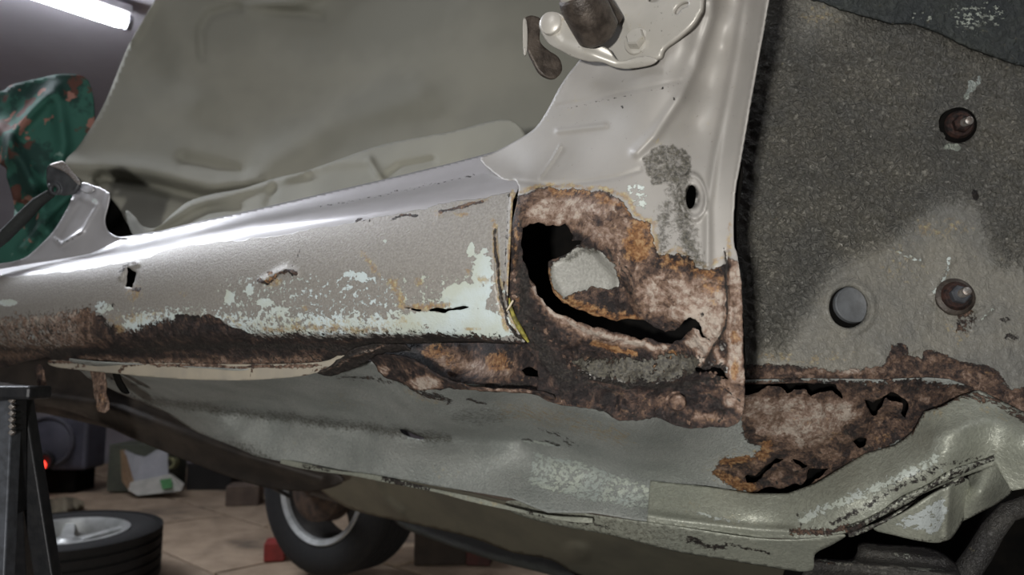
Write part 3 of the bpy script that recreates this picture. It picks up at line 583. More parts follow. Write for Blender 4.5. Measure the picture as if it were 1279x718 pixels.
# --- door hinge
HG = part_empty('door_hinge', W(780, 40, .60), car)
hp_t = rbf_t([(760, -60, .024), (760, 60, .024), (860, 0, .006), (840, 60, .008), (800, 80, .016), (720, 0, .026)])
hpm = {'stain': [('blob', 775, 30, 40, 30, .25)], 'dirt_shade': [('blob', 765, 28, 2.5, 2.5, .7), ('blob', 827, 18, 2.5, 2, .7), ('blob', 826, 38, 2.5, 2, .6), ('blob', 747, 47, 2, 2, .6)]}
hp = panel('hinge_plate', [(770, -100), (757, -70), (758, 0), (752, 28), (740, 48), (750, 60), (768, 80), (790, 78), (812, 74), (823, 71), (828, 60), (845, 47), (862, 32), (872, 17), (877, 0), (878, -70), (866, -100)], hp_t, M_HINGE, HG, cell=2, thick=.005, masks=hpm,
      holes=[smooth_loop([(841, 14), (845, 7), (853, 2), (860, 2), (859, 7), (851, 11), (845, 18)], 3), smooth_loop([(808, -3), (816, -4), (824, -2), (819, 2), (811, 2)], 3)])
hs = panel('plate_backing', [(768, -70), (762, 30), (776, 56), (820, 60), (860, 26), (868, -70)], lambda x, y: hp_t(x, y) + .010, M_PILLAR, HG, cell=6, thick=.004)
ax_ = (W(700, 30, .58) - W(700, 30, .60)).normalized()
# the moving arm with its knuckle
arm_t = rbf_t([(690, 30, -.004), (712, 52, -.002), (740, 66, .000), (770, 80, .010), (790, 76, .010), (818, 76, .008)])
panel('hinge_arm', [(674, 36), (675, 24), (682, 16), (692, 15), (702, 20), (712, 34), (722, 48), (736, 57), (752, 58), (762, 64), (770, 74), (779, 76), (795, 71), (810, 70), (820, 75), (814, 81), (795, 85), (778, 86), (764, 83), (752, 78), (735, 77), (715, 71), (700, 63), (685, 54)], arm_t, M_HINGE, HG, cell=1.6, thick=.006, masks={'dirt_shade': [('stroke', [(706, 22), (722, 44), (735, 56)], 2, .7), ('stroke', [(682, 17), (700, 18)], 2, .4)], 'stain': [('stroke', [(700, 16), (716, 40)], 4, .5)]},
      disp=[('stroke', [(678, 30), (700, 55), (740, 70), (768, 80), (795, 78), (818, 76)], 7, .003)])
bm_obj('hinge_pin', lathe_bm(onp(arm_t, 690, 31, 0), n_t + Vector((.12, 0, -.05)), [(0, .0062), (.0085, .0060), (.0098, .0048), (.0102, -.02)], 26), M_HINGE, HG)
kn = W(735, 6, .59)
bm_obj('hinge_knuckle', lathe_bm(W(736, 20, .585), Vector((-.55, -.65, .62)), [(.0085, .022), (.0125, .024), (.0165, .022), (.0185, .016), (.019, 0), (.0185, -.016), (.013, -.022), (.0085, -.018), (.0085, .022)], 28), M_GREASE, HG)
bm_obj('hinge_knuckle_sleeve', lathe_bm(W(716, -3, .575), Vector((-.25, -.75, .2)), [(.0055, .012), (.0095, .013), (.0105, .010), (.0105, -.014), (.0055, -.014), (.0055, .012)], 24), M_HINGE, HG)
bm_obj('spring_housing', lathe_bm(W(748, 22, .605), Vector((-.5, -.5, .5)), [(0, .02), (.012, .02), (.017, .014), (.018, -.01), (0, -.012)], 24), M_GREASE, HG)
panel('hinge_side_plate', [(655, 26), (660, 20), (668, 20), (676, 26), (674, 50), (684, 62), (698, 72), (702, 88), (692, 98), (676, 92), (666, 76), (658, 56)], rbf_t([(655, 30, .010), (676, 30, .020), (700, 100, .035), (660, 60, .012)]), M_GREASE, HG, cell=2, thick=.004)
panel('hinge_edge_strip', [(653, 27), (657, 24), (659, 40), (658, 64), (654, 66)], rbf_t([(653, 27, .008), (659, 40, .010), (654, 66, .008)]), M_HINGE, HG, cell=1.5, thick=.003)
o_ = onp(hp_t, 796, 52, 0)
bm_obj('hex_bolt', lathe_bm(o_, n_t + Vector((0.05, 0, .25)), [(0, .0085), (.0072, .0085), (.0084, .0070), (.0084, -.004)], 6), M_HINGE, HG, smooth=False)
bm_obj('washer', lathe_bm(o_, n_t, [(.0, .0020), (.0110, .0020), (.0118, .0008), (.0118, -.004)], 28), M_HINGE, HG)

sealb = bm_obj('sealant_bead', tube_bm([onp(pil_t, x, y, .003) for x, y in ((636, 372), (638, 384), (642, 396), (648, 408), (654, 418), (660, 427))], [.0008, .0016, .0020, .0024, .0022, .0010], 10), plain('yellow_olive_sealant', (.36, .32, .06), (.10, .085, .02), 180, .6, 0, .001), car)
sealb['label'] = 'yellow-olive sealant bead along the sill end'
bm_obj('sealant_thread', tube_bm([onp(pil_t, x, y, .007) for x, y in ((633, 388), (637, 382), (641, 375))], [.0006, .0010, .0008], 8), plain('cream_sealant', (.6, .52, .38)), car)

# --- wheel arch panel with studs and plug
arch_pts = [(790, -180, .83), (790, 460, .80), (1380, -180, .79), (1000, -180, .80), (900, -60, .82), (900, 200, .80), (900, 480, .78), (1000, -60, .79), (1000, 200, .785), (1000, 400, .77), (1000, 478, .765), (1150, -60, .79), (1150, 200, .78), (1150, 400, .765), (1150, 476, .76), (1340, -60, .80), (1340, 200, .77), (1340, 400, .75), (1340, 560, .74)]
arch_d = rbf(arch_pts)
rustbelt = [(925, 452), (990, 455), (1040, 462), (1100, 458), (1115, 432), (1150, 448), (1156, 434), (1200, 452), (1240, 458), (1262, 485), (1340, 470), (1340, 580), (900, 500)]
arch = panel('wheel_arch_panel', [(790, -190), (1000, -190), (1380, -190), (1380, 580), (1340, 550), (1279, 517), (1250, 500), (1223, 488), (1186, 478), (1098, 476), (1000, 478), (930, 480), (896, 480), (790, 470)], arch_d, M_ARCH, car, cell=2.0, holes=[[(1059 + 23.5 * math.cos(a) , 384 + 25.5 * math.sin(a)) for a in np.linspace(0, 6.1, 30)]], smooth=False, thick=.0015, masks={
    'flat': [('poly', [(975, 440), (1040, 330), (1110, 300), (1170, 250), (1220, 250), (1250, 330), (1340, 330), (1340, 560), (930, 560), (935, 430)], 16, .85), ('poly', [(985, -60), (1060, -60), (1060, 20), (1000, 60)], 25, .7)],
    'rust': [('poly', rustbelt, 5, .85), ('blob', 1205, 402, 20, 22, .55), ('blob', 1192, 368, 26, 24, .6), ('blob', 1125, 440, 12, 16, .7), ('blob', 1200, 155, 18, 16, .45)],
    'tint': [('poly', rustbelt, 12, .32), ('stroke', [(985, 465), (1090, 462)], 8, .6), ('blob', 1205, 402, 20, 22, .25)],
    'stain': [('blob', 1180, 285, 50, 18, .35), ('stroke', [(950, 445), (1010, 450), (1060, 440)], 10, .38), ('blob', 1125, 330, 40, 40, .25), ('blob', 1200, 405, 26, 26, .4), ('blob', 1020, 20, 40, 20, .3)],
    'chip': [('blob', 1212, 108, 7, 14, .82), ('stroke', [(1222, 98), (1204, 122)], 5, .8), ('blob', 1190, 184, 15, 7, .75), ('stroke', [(1112, 312), (1150, 326)], 3, .55), ('stroke', [(1168, 366), (1180, 350), (1186, 322)], 4, .62), ('stroke', [(1240, 386), (1226, 398)], 2.5, .6)],
    'dirt_shade': [('blob', 1220, 243, 6, 8, .9), ('blob', 1262, 420, 12, 8, .6), ('blob', 1255, 400, 8, 5, .6), ('blob', 1187, 152, 17, 16, .6), ('blob', 1245, 172, 6, 4, .5)]},
    disp=[('ell', 1062, 383, 33, 36, -25, [(0, -.003), (.62, -.003), (.70, .0), (.8, .0028), (.92, .0026), (1.0, .0004), (1.06, 0)]),
          ('stroke', [(1040, 340), (1098, 312), (1115, 290), (1155, 245)], 3, .0022), ('stroke', [(1110, 312), (1148, 326)], 4, .0025), ('stroke', [(1168, 368), (1172, 350), (1188, 326)], 5, .002),
          ('stroke', [(1098, 440), (1108, 452), (1150, 434), (1175, 447), (1210, 452), (1240, 464)], 2.5, .0022), ('stroke', [(1215, 420), (1217, 380)], 1.5, .0015),
          ('stroke', [(1240, 384), (1224, 398)], 2.5, .0022), ('stroke', [(1228, 384), (1216, 390)], 2, .0018), ('stroke', [(935, 472), (1090, 466), (1180, 470), (1250, 490)], 2, .0015)],
    rough=[(.0022, 18, 3, None), (.0012, 170, 3, None), (.0042, 150, 3, [('poly', [(930, 40), (1340, 60), (1340, 330), (1240, 330), (1200, 250), (1120, 290), (1030, 340), (960, 440), (930, 430)], 14, 1.0)])])
M_PLUG = plain('grey_blue_plug', (.17, .18, .19), (.12, .125, .13), 60, .5, 0, .0004)
bm_obj('rubber_plug', lathe_bm(onp(arch_d, 1066, 380, -.0045), (-.05, -1, .08), [(0, .0), (.0155, .0005), (.0180, .0022), (.0192, .0010), (.0195, -.006), (0, -.006)], 40), M_PLUG, car)
bm_obj('plug_shade_disc', lathe_bm(onp(arch_d, 1060, 384, -.010), (-.05, -1, .08), [(0, .0), (.026, .0), (.026, -.004), (0, -.004)], 30), M_DARK, car)  # near-black disc behind the offset plug makes its shadow crescent
arch['label'] = 'rough dark grey bitumen-coated wheel arch panel'
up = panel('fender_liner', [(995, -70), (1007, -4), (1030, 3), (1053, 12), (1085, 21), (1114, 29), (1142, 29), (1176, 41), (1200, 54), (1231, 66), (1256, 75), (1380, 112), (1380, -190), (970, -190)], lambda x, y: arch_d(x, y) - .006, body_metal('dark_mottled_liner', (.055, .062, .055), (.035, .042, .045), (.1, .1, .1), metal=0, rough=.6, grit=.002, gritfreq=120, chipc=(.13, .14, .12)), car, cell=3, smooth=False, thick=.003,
      masks={'chip': [('blob', 1220, 20, 60, 30, .42), ('blob', 1150, 25, 30, 20, .35)]}, rough=[(.003, 25, 4, None), (.0015, 90, 3, None)])
up['label'] = 'dark mottled liner edge above the arch panel'
def stud(px, py, parent, bare, az):
    o = onp(arch_d, px, py, .001); e = part_empty('stud', o, parent)
    ax = Vector((-.12, -1, az)); ax.normalize()
    parts = []
    parts.append(('base_washer', [(0, .005), (.0165, .005), (.0195, .003), (.0195, -.003)], 28, M_GREASE if bare else M_DARK))
    parts.append(('washer', [(0, .009), (.0125, .009), (.015, .0065), (.0155, .003)], 26, M_STUD))
    parts.append(('nut', [(0, .0165), (.0080, .0165), (.0096, .0150), (.0096, .006)], 6, M_STUD if not bare else M_GSTEEL))
    parts.append(('threaded_end', [(0, .029), (.0028, .029), (.0042, .0282), (.0045, .026), (.0041, .025), (.0045, .024), (.0041, .023), (.0045, .022), (.0041, .021), (.0045, .020), (.0045, .012)], 18, M_WORN))
    for nm, prof, n, m in parts:
        bm_obj(nm, lathe_bm(o, ax, prof, n), m, e, smooth=(n != 6))
    return e
M_STUD = plain('rusty_washer_steel', (.07, .034, .026), (.012, .010, .010), 160, .5, .35, .0006)
stud(1195, 157, car, False, -.13)['label'] = 'upper dark stud with rusty washer'
stud(1192, 371, car, True, .12)['label'] = 'lower stud with a bare steel nut'

# --- floor pan and rusty toe corner
fl_d = rbf([(-60, 452, 1.30), (60, 462, 1.20), (120, 470, 1.12), (300, 470, .92), (410, 466, .86), (450, 455, .83), (470, 452, .82), (520, 478, .775), (600, 484, .735), (640, 478, .74), (720, 465, .74), (800, 482, .73), (700, 500, .71), (800, 520, .69), (930, 482, .762), (1000, 478, .762), (1098, 476, .758), (1186, 478, .755),
            (300, 515, 1.20), (450, 530, 1.08), (648, 551, .985), (740, 582, .93), (815, 602, .90), (880, 608, .88), (940, 616, .86), (980, 616, .845), (1055, 585, .81), (1139, 542, .775), (1000, 550, .80), (900, 545, .80),
            (350, 576, 1.17), (466, 594, 1.065), (640, 620, .955), (740, 638, .90), (812, 650, .865), (300, 545, 1.20), (560, 570, 1.01),
            (150, 510, 1.38), (200, 540, 1.40), (350, 530, 1.17), (500, 500, .88), (700, 540, .86), (-60, 500, 1.7)])
toe = [(920, 488), (935, 476), (1000, 474), (1098, 476), (1128, 484), (1150, 505), (1158, 515), (1139, 540), (1117, 556), (1080, 566), (1055, 582), (1017, 604), (983, 618), (939, 617), (905, 606), (888, 590), (905, 572), (940, 570), (952, 560), (930, 545), (925, 515)]
def grow(pts, amp, depth, seed):
    mx = sum(p[0] for p in pts) / len(pts); my = sum(p[1] for p in pts) / len(pts)
    return jag([(mx + (x - mx) * 1.08, my + 2 + (y - my) * 1.45) for x, y in pts], amp, depth, seed=seed)
A1 = grow([(928, 478), (960, 480), (1004, 477), (1014, 480), (1040, 480), (1046, 487), (1052, 494), (1045, 491), (1036, 486), (1026, 487), (1012, 491), (1006, 484), (992, 485), (984, 489), (978, 483), (962, 482), (940, 490), (928, 491)], .12, 2, seed=11)
A2 = grow([(1082, 499), (1094, 501), (1104, 496), (1112, 492), (1124, 496), (1133, 503), (1129, 516), (1124, 510), (1126, 502), (1112, 500), (1106, 497), (1102, 505), (1094, 514), (1086, 506)], .12, 2, seed=12)
A3 = grow([(932, 590), (944, 590), (956, 582), (968, 575), (978, 576), (966, 580), (956, 588), (946, 596), (934, 597)], .1, 2, seed=13)
A4 = grow([(990, 573), (1000, 575), (1010, 580), (1002, 581), (994, 577)], .1, 2, seed=14)
A5 = grow([(938, 610), (958, 606), (975, 607), (990, 602), (1000, 604), (1008, 590), (1020, 590), (1034, 588), (1022, 598), (1008, 606), (990, 615), (962, 617), (945, 615)], .12, 2, seed=15)
A6 = grow([(1072, 547), (1082, 547), (1080, 554), (1074, 556), (1066, 550)], .12, 2, seed=16)
A7 = [(497, 536), (506, 537), (518, 543), (531, 547), (527, 549), (512, 546), (502, 542)]
fpan = panel('floor_pan', [(84, 448), (120, 452), (300, 462), (385, 460), (418, 464), (430, 458), (450, 452), (470, 452), (484, 464), (515, 478), (560, 478), (600, 482), (660, 482), (690, 470), (720, 465), (800, 480), (905, 478), (935, 475), (1000, 473), (1098, 474), (1160, 472), (1186, 474), (1220, 486), (1190, 504), (1165, 520), (1146, 540), (1120, 560), (1085, 572), (1060, 588), (1020, 610), (985, 624), (930, 630), (870, 622), (820, 618), (812, 652),
             (740, 640), (684, 640), (640, 622), (539, 606), (466, 592), (400, 584), (350, 576), (320, 570), (287, 556), (245, 540), (209, 516), (147, 490), (110, 472)],
             fl_d, M_FLOOR, car, holes=[A1, A2, A3, A4, A5, A6, A7], cell=2.4, smooth=False, masks={
    'rust': [('poly', toe, 8, 1.0), ('poly', [(1098, 470), (1230, 480), (1180, 515), (1150, 520)], 6, .8), ('stroke', [(505, 480), (530, 492), (560, 500)], 6, .6), ('stroke', [(585, 497), (606, 504)], 2.5, .7), ('stroke', [(675, 535), (700, 545), (712, 556)], 3, .5), ('stroke', [(840, 606), (900, 616), (950, 622)], 4, .55), ('stroke', [(420, 468), (520, 480)], 4, .5), ('blob', 100, 460, 40, 8, .5)],
    'tint': [('poly', [(928, 488), (1060, 500), (1085, 515), (1040, 550), (1000, 560), (950, 545), (930, 520)], 14, .85), ('poly', toe, 8, .3), ('stroke', [(990, 575), (1050, 560)], 8, .25), ('blob', 1120, 530, 20, 20, .28), ('stroke', [(1150, 500), (1200, 488)], 12, .35), ('stroke', [(960, 600), (1000, 585)], 6, .5)],
    'orange': [('stroke', [(905, 575), (950, 570), (960, 552)], 9, .9), ('stroke', [(895, 590), (910, 602), (940, 610)], 8, .9), ('stroke', [(1000, 520), (1040, 540)], 12, .3), ('blob', 1100, 545, 20, 14, .4)],
    'stain': [('poly', [(880, 585), (905, 565), (950, 555), (965, 540), (960, 620), (900, 612)], 12, .5), ('stroke', [(630, 512), (700, 524), (780, 548)], 16, .46), ('stroke', [(510, 490), (550, 500)], 9, .5), ('blob', 430, 500, 40, 16, .22), ('blob', 560, 590, 40, 12, .2), ('blob', 380, 560, 50, 20, .12)],
    'chip': [('stroke', [(655, 552), (700, 555)], 2.2, .8), ('blob', 609, 513, 4, 2, .8), ('poly', [(663, 562), (720, 572), (818, 610), (812, 638), (740, 628), (658, 606)], 4, .56)],
    'grime_dark': [('stroke', [(180, 500), (300, 515), (400, 526), (500, 540), (560, 548)], 9, .62), ('blob', 600, 520, 60, 14, .4), ('stroke', [(130, 500), (230, 540), (330, 570)], 12, .5)], 'dirt_shade': [('stroke', [(130, 465), (160, 490), (180, 505)], 4, .5), ('stroke', [(652, 549), (700, 553)], 1.4, .8), ('stroke', [(706, 545), (720, 556)], 1.6, .6), ('blob', 470, 520, 22, 8, .22),  ('blob', 170, 480, 14, 4, .5), ('stroke', [(930, 598), (960, 604), (1000, 590)], 6, .5), ('stroke', [(1060, 540), (1085, 560)], 7, .5), ('stroke', [(1085, 500), (1130, 515)], 6, .4)],  # broad strokes darken the floor crease and the left edge
    'flat': [('blob', 820, 560, 120, 40, .0)]},
    disp=[('stroke', [(200, 505), (300, 516), (400, 528), (500, 541), (648, 550)], 8, -.012), ('stroke', [(380, 470), (460, 490), (520, 530)], 16, -.006), ('blob', 600, 525, 70, 18, .010), ('stroke', [(510, 500), (560, 520), (600, 545)], 10, .008),
          ('stroke', [(585, 500), (610, 506)], 3, -.003), ('stroke', [(495, 537), (531, 548)], 5, -.004), ('stroke', [(1000, 500), (1060, 505)], 10, .004), ('blob', 1110, 530, 22, 20, -.008), ('blob', 985, 590, 34, 14, -.008), ('stroke', [(945, 596), (975, 582), (1005, 590)], 4, .008),
          ('stroke', [(1060, 560), (1090, 540), (1090, 515)], 6, -.006), ('stroke', [(905, 607), (940, 590), (960, 575)], 6, .004), ('stroke', [(1040, 484), (1085, 498), (1110, 494)], 3, .003), ('blob', 1020, 530, 40, 24, .006)],
    rough=[(.005, 9, 3, None), (-.0045, 45, 4, [('poly', toe, 8, 1.0)]), (-.003, 110, 4, [('poly', toe, 8, 1.0)])])
fpan['label'] = 'grey-green undersealed floor pan, rusted open at its front corner'
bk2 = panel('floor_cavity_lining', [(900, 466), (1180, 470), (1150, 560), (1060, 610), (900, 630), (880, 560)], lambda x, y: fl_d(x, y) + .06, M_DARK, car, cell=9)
ins = panel('pale_inner_scrap', [(962, 598), (975, 594), (990, 592), (996, 598), (984, 606), (968, 609)], lambda x, y: fl_d(x, y) + .012, M_RAIL, car, cell=2)
ins['label'] = 'pale green scrap of metal inside the lower hole'

# --- chassis rail sweeping from the floor up to the front right
rail_d = rbf([(280, 512, 1.22), (300, 553, 1.20), (350, 576, 1.17), (450, 530, 1.075), (466, 594, 1.07), (648, 551, .975), (640, 620, .955), (740, 582, .925), (740, 640, .895), (815, 604, .895), (840, 655, .85), (880, 610, .872), (940, 617, .852), (940, 640, .838), (940, 670, .835), (980, 618, .838), (990, 672, .81),
              (1060, 665, .775), (1055, 583, .80), (1050, 625, .775), (1139, 542, .765), (1154, 514, .758), (1120, 600, .74), (1140, 620, .745), (1186, 490, .755), (1230, 495, .745), (1200, 540, .715), (1220, 570, .725), (1279, 515, .73), (1279, 545, .70), (1340, 520, .70), (1340, 545, .70), (1180, 565, .712), (1244, 580, .725), (1100, 585, .765)])
rail_out = [(812, 600), (880, 607), (940, 616), (983, 616), (1017, 604), (1055, 581), (1080, 566), (1117, 556), (1139, 540), (1154, 514), (1175, 508), (1200, 494), (1223, 487), (1250, 500), (1279, 515), (1340, 548), (1340, 600),
            (1263, 613), (1244, 581), (1200, 596), (1150, 618), (1110, 640), (1060, 665), (1030, 671), (990, 673), (940, 671), (890, 664), (840, 656), (808, 652)]
wear = [(1000, 655), (1060, 632), (1120, 606), (1170, 580), (1220, 562)]
rail = panel('chassis_rail', rail_out, rail_d, M_RAIL, car, cell=2.4, smooth=False, thick=.002, masks={
    'grime_dark': [('fn', lambda x, y: .34 * (1 - sstep(600, 760, x)))],
    'chip': [('stroke', [(1000, 648), (1060, 624), (1120, 598), (1170, 574)], 10, .60), ('stroke', [(872, 640), (890, 648), (922, 650)], 3.5, .62), ('blob', 1175, 590, 10, 6, .5), ('stroke', [(1010, 640), (1000, 650)], 4, .5)],
    'dirt_shade': [('stroke', [(1040, 652), (1085, 630), (1130, 606), (1165, 590)], 5, .62), ('stroke', [(1100, 612), (1160, 585), (1240, 570)], 5, .42), ('stroke', [(993, 640), (1000, 655)], 2, .6), ('stroke', [(1012, 600), (1020, 606)], 2, .4), ('stroke', [(1168, 470), (1180, 500)], 3, .2)],
    'rust': [('stroke', [(990, 664), (1030, 664), (1060, 656)], 6, .75), ('stroke', [(1150, 510), (1200, 492), (1240, 498), (1300, 535)], 9, .60), ('stroke', [(1152, 518), (1140, 540), (1118, 555)], 3, .5)],
    'tint': [('fn', lambda x, y: .3 + 0 * x)],
    'stain': [('stroke', [(1160, 520), (1210, 505), (1260, 520)], 10, .3), ('stroke', [(830, 615), (940, 650)], 18, .12)]},
    disp=[('stroke', [(300, 545), (400, 565), (500, 585), (640, 612), (740, 632), (840, 648), (940, 661), (990, 663)], 5, .006),
          ('stroke', [(1170, 545), (1230, 525), (1279, 530)], 10, .004)],
    rough=[(.0015, 14, 3, None)])
rail['label'] = 'olive silver box rail curving up to the right'
# pinch seam along the rail's lower edge
def strip(name, centre, wid, depth, mat, dz=-.004, thick=.004, masks=None, parent=car, cell=1.8):
    P = smooth_loop(centre, 4, False); A = []; B = []
    for i, p in enumerate(P):
        q = P[min(i + 1, len(P) - 1)]; r = P[max(i - 1, 0)]; l = math.hypot(q[0] - r[0], q[1] - r[1]); nx_, ny_ = -(q[1] - r[1]) / l, (q[0] - r[0]) / l
        wd = wid * (.75 + .25 * math.sin(i * .9)) / 2
        A.append((p[0] + nx_ * wd, p[1] + ny_ * wd)); B.append((p[0] - nx_ * wd, p[1] - ny_ * wd))
    return panel(name, A + B[::-1], lambda x, y: depth(x, y) + dz, mat, parent, cell=cell, smooth=False, thick=thick, masks=masks, rough=[(.001, 60, 3, None)])
pm = {'dirt_shade': [('fn', lambda x, y: .52 + 0 * x)], 'rust': [('stroke', [(1056, 664), (1080, 656)], 8, .8)], 'tint': [('fn', lambda x, y: .3 + 0 * x)]}
strip('pinch_seam', [(1056, 664), (1085, 651), (1120, 632), (1160, 610), (1200, 589), (1242, 573)], 8, rail_d, M_RAIL, -.006, .004, pm)
strip('pinch_seam', [(1060, 669), (1090, 658), (1125, 641), (1165, 618), (1205, 598)], 6, rail_d, M_RAIL, -.002, .004, {'dirt_shade': [('fn', lambda x, y: .62 + 0 * x)]})
lip = strip('rail_lip', [(350, 576), (409, 588), (466, 596), (540, 612), (600, 626), (684, 645), (740, 650)], 7, rail_d, M_RAIL, -.002, .003, {'dirt_shade': [('stroke', [(480, 598), (535, 610)], 5, .8), ('stroke', [(660, 640), (690, 648)], 4, .6), ('stroke', [(380, 580), (410, 588)], 4, .6)], 'stain': [('stroke', [(540, 612), (620, 630)], 6, .3)]})
lip['label'] = 'pale green folded lip under the rail'
pan2 = panel('lower_side_panel', [(640, 625), (740, 643), (840, 657), (940, 672), (1000, 674), (1055, 668), (1040, 680), (1018, 692), (1012, 714), (960, 708), (900, 698), (840, 688), (760, 668), (690, 655), (640, 640)], rbf([(640, 630, .97), (840, 670, .86), (1000, 680, .82), (1010, 714, .85), (760, 660, .90)]), M_RAIL, car, cell=3, masks={'grime_dark': [('fn', lambda x, y: .42 * (1 - sstep(800, 1000, x)))], 'dirt_shade': [('stroke', [(860, 672), (880, 680), (905, 684)], 4, .8), ('stroke', [(905, 680), (960, 690)], 2, .7), ('stroke', [(700, 648), (760, 660)], 3, .6)]})
pan2['label'] = 'lower grey side of the chassis rail'
gus = panel('triangular_gusset', [(1092, 662), (1100, 655), (1130, 640), (1170, 616), (1206, 598), (1212, 612), (1205, 645), (1192, 668), (1183, 675), (1168, 678), (1140, 674), (1119, 669)], rbf([(1092, 662, .77), (1206, 598, .73), (1170, 676, .745), (1200, 650, .76), (1183, 640, .735)]), M_RAIL, car, cell=2, thick=.003,
      masks={'chip': [('poly', [(1110, 655), (1150, 635), (1180, 618), (1184, 640), (1172, 668), (1140, 662)], 6, .66)], 'dirt_shade': [('stroke', [(1120, 668), (1168, 676), (1182, 670)], 3, .4), ('stroke', [(1175, 625), (1178, 660)], 5, .3)]}, disp=[('stroke', [(1186, 610), (1182, 672)], 5, .006)])
gus['label'] = 'triangular gusset with worn white paint'
tb = panel('front_cross_tube', [(1204, 600), (1225, 588), (1245, 580), (1256, 596), (1264, 613), (1250, 626), (1225, 640), (1196, 653), (1200, 640)], rbf([(1204, 600, .755), (1245, 580, .735), (1225, 615, .725), (1250, 626, .76), (1196, 653, .77)]), M_RAIL, car, cell=2, thick=.003)
tb['label'] = 'pale tube end right of the gusset'
tb2 = panel('front_rail_extension', [(1246, 580), (1279, 560), (1345, 540), (1345, 600), (1279, 600), (1264, 612)], rbf([(1246, 580, .738), (1345, 540, .70), (1264, 612, .76), (1345, 600, .74), (1290, 580, .72)]), M_RAIL, car, cell=3, thick=.003)

# dark suspension arm and strut in the bottom right corner
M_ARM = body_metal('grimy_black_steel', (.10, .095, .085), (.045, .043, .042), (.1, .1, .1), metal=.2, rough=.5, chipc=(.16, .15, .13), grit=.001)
sa = panel('suspension_arm', [(1008, 702), (1020, 697), (1060, 699), (1070, 690), (1075, 678), (1110, 680), (1160, 684), (1190, 700), (1200, 720), (1215, 760), (1010, 760)], rbf([(1008, 702, .86), (1070, 680, .84), (1190, 700, .80), (1100, 750, .76), (1010, 760, .80)]), M_ARM, car, cell=2.4, thick=.004,
      masks={'chip': [('stroke', [(1015, 700), (1060, 704), (1110, 708), (1180, 712)], 3, .6), ('blob', 1130, 694, 26, 6, .5)], 'rust': [('stroke', [(1015, 700), (1045, 704)], 3, .55)]}, disp=[('stroke', [(1012, 702), (1060, 704), (1120, 710), (1190, 718)], 5, .010), ('stroke', [(1080, 686), (1180, 698)], 6, .006)], rough=[(.004, 20, 4, None)])
sa['label'] = 'grimy black suspension arm'
bm_obj('strut_arm', tube_bm([W(1175, 770, .80), W(1200, 725, .80), W(1224, 690, .79), W(1240, 662, .78), (W(1258, 640, .78)), W(1300, 625, .78), W(1350, 622, .79)], [.013, .013, .012, .011, .010, .010, .010], 16), M_ARM, car)
bm_obj('arm_bracket', prism_bm([W(1214, 688, .80), W(1222, 686, .80), W(1222, 706, .80), W(1208, 708, .80)], Vector((.0, .01, 0))), M_ARM, car, bevel=.001)
ev = panel('engine_bay_void_sheet', [(1000, 660), (1060, 640), (1200, 590), (1350, 560), (1350, 800), (1000, 800)], lambda x, y: 1.02 + 0 * x, M_DARK, car, cell=14, thick=.002)  # flat near-black sheet stands in for the unlit void behind the arm

# far tunnel panel and far sill seen under the car
tn = panel('tunnel_panel', [(400, 583), (440, 590), (540, 606), (690, 640), (760, 650), (1030, 700), (1030, 760), (760, 730), (690, 700), (640, 690), (590, 672), (520, 655), (450, 640), (418, 625), (395, 605)], rbf([(400, 590, 1.75), (540, 620, 1.6), (690, 660, 1.45), (1030, 720, 1.25), (640, 690, 1.62)]), plain('beige_heat_shield', (.23, .215, .16), (.17, .16, .125), 8, .55, .2, .001), car, cell=4, thick=.003, disp=[('stroke', [(470, 600), (480, 625), (500, 640)], 6, .02), ('blob', 720, 690, 20, 14, .02)])
tn['label'] = 'beige underside panel beyond the rail'
fs = panel('far_sill', [(488, 632), (530, 645), (600, 668), (700, 692), (820, 718), (960, 740), (960, 790), (800, 745), (700, 715), (620, 695), (550, 672), (500, 652)], rbf([(420, 640, 2.1), (700, 700, 1.8), (960, 750, 1.6)]), plain('dark_underbody', (.05, .052, .045), (.03, .03, .026), 12, .7), car, cell=5, thick=.01)
fs['label'] = 'dark far sill under the car'
br = panel('rear_floor_edge', [(-80, 440), (100, 445), (140, 470), (200, 500), (250, 530), (300, 550), (352, 574), (400, 584), (430, 600), (400, 612), (350, 612), (300, 600), (230, 574), (162, 546), (100, 518), (40, 506), (-80, 500)], rbf([(-60, 480, 1.75), (130, 510, 1.65), (300, 565, 1.6), (420, 592, 1.6)]), plain('dark_brown_underside', (.065, .052, .042), (.03, .025, .022), 14, .6, .1, .002), car, cell=3, thick=.006, disp=[('stroke', [(-60, 480), (130, 506), (300, 568), (400, 598)], 11, .03)])
br['label'] = 'dark brown rear edge of the floor'
bm_obj('exhaust_pipe', tube_bm([W(-80, 486, 1.62), W(60, 500, 1.72), W(160, 524, 1.85), W(260, 562, 2.0), W(345, 596, 2.2)], .030, 18), plain('brown_exhaust_steel', (.07, .05, .04), (.03, .023, .02), 25, .6, .3, .001), car)
bm_obj('brake_cable', tube_bm([W(250, 566, 1.9), W(300, 590, 2.0), W(340, 608, 2.1), W(362, 620, 2.3)], .006, 8), M_STEEL, car)
dm = panel('hanging_rust_strip', jag([(112, 463), (120, 460), (130, 466), (132, 478), (131, 490), (135, 500), (135, 512), (130, 516), (122, 514), (119, 500), (116, 484)], .06, 1), rbf_t([(112, 463, .04), (132, 514, .03)]), M_SILL, car, cell=1.6, smooth=False, thick=.002, masks={'rust': [('fn', lambda x, y: .95 + 0 * x)], 'tint': [('fn', lambda x, y: .5 + 0 * x)], 'orange': [('blob', 126, 500, 8, 14, .4)]}, disp=[('stroke', [(122, 470), (127, 510)], 4, .003)])
dm['label'] = 'thin rusty strip hanging from the sill flange'
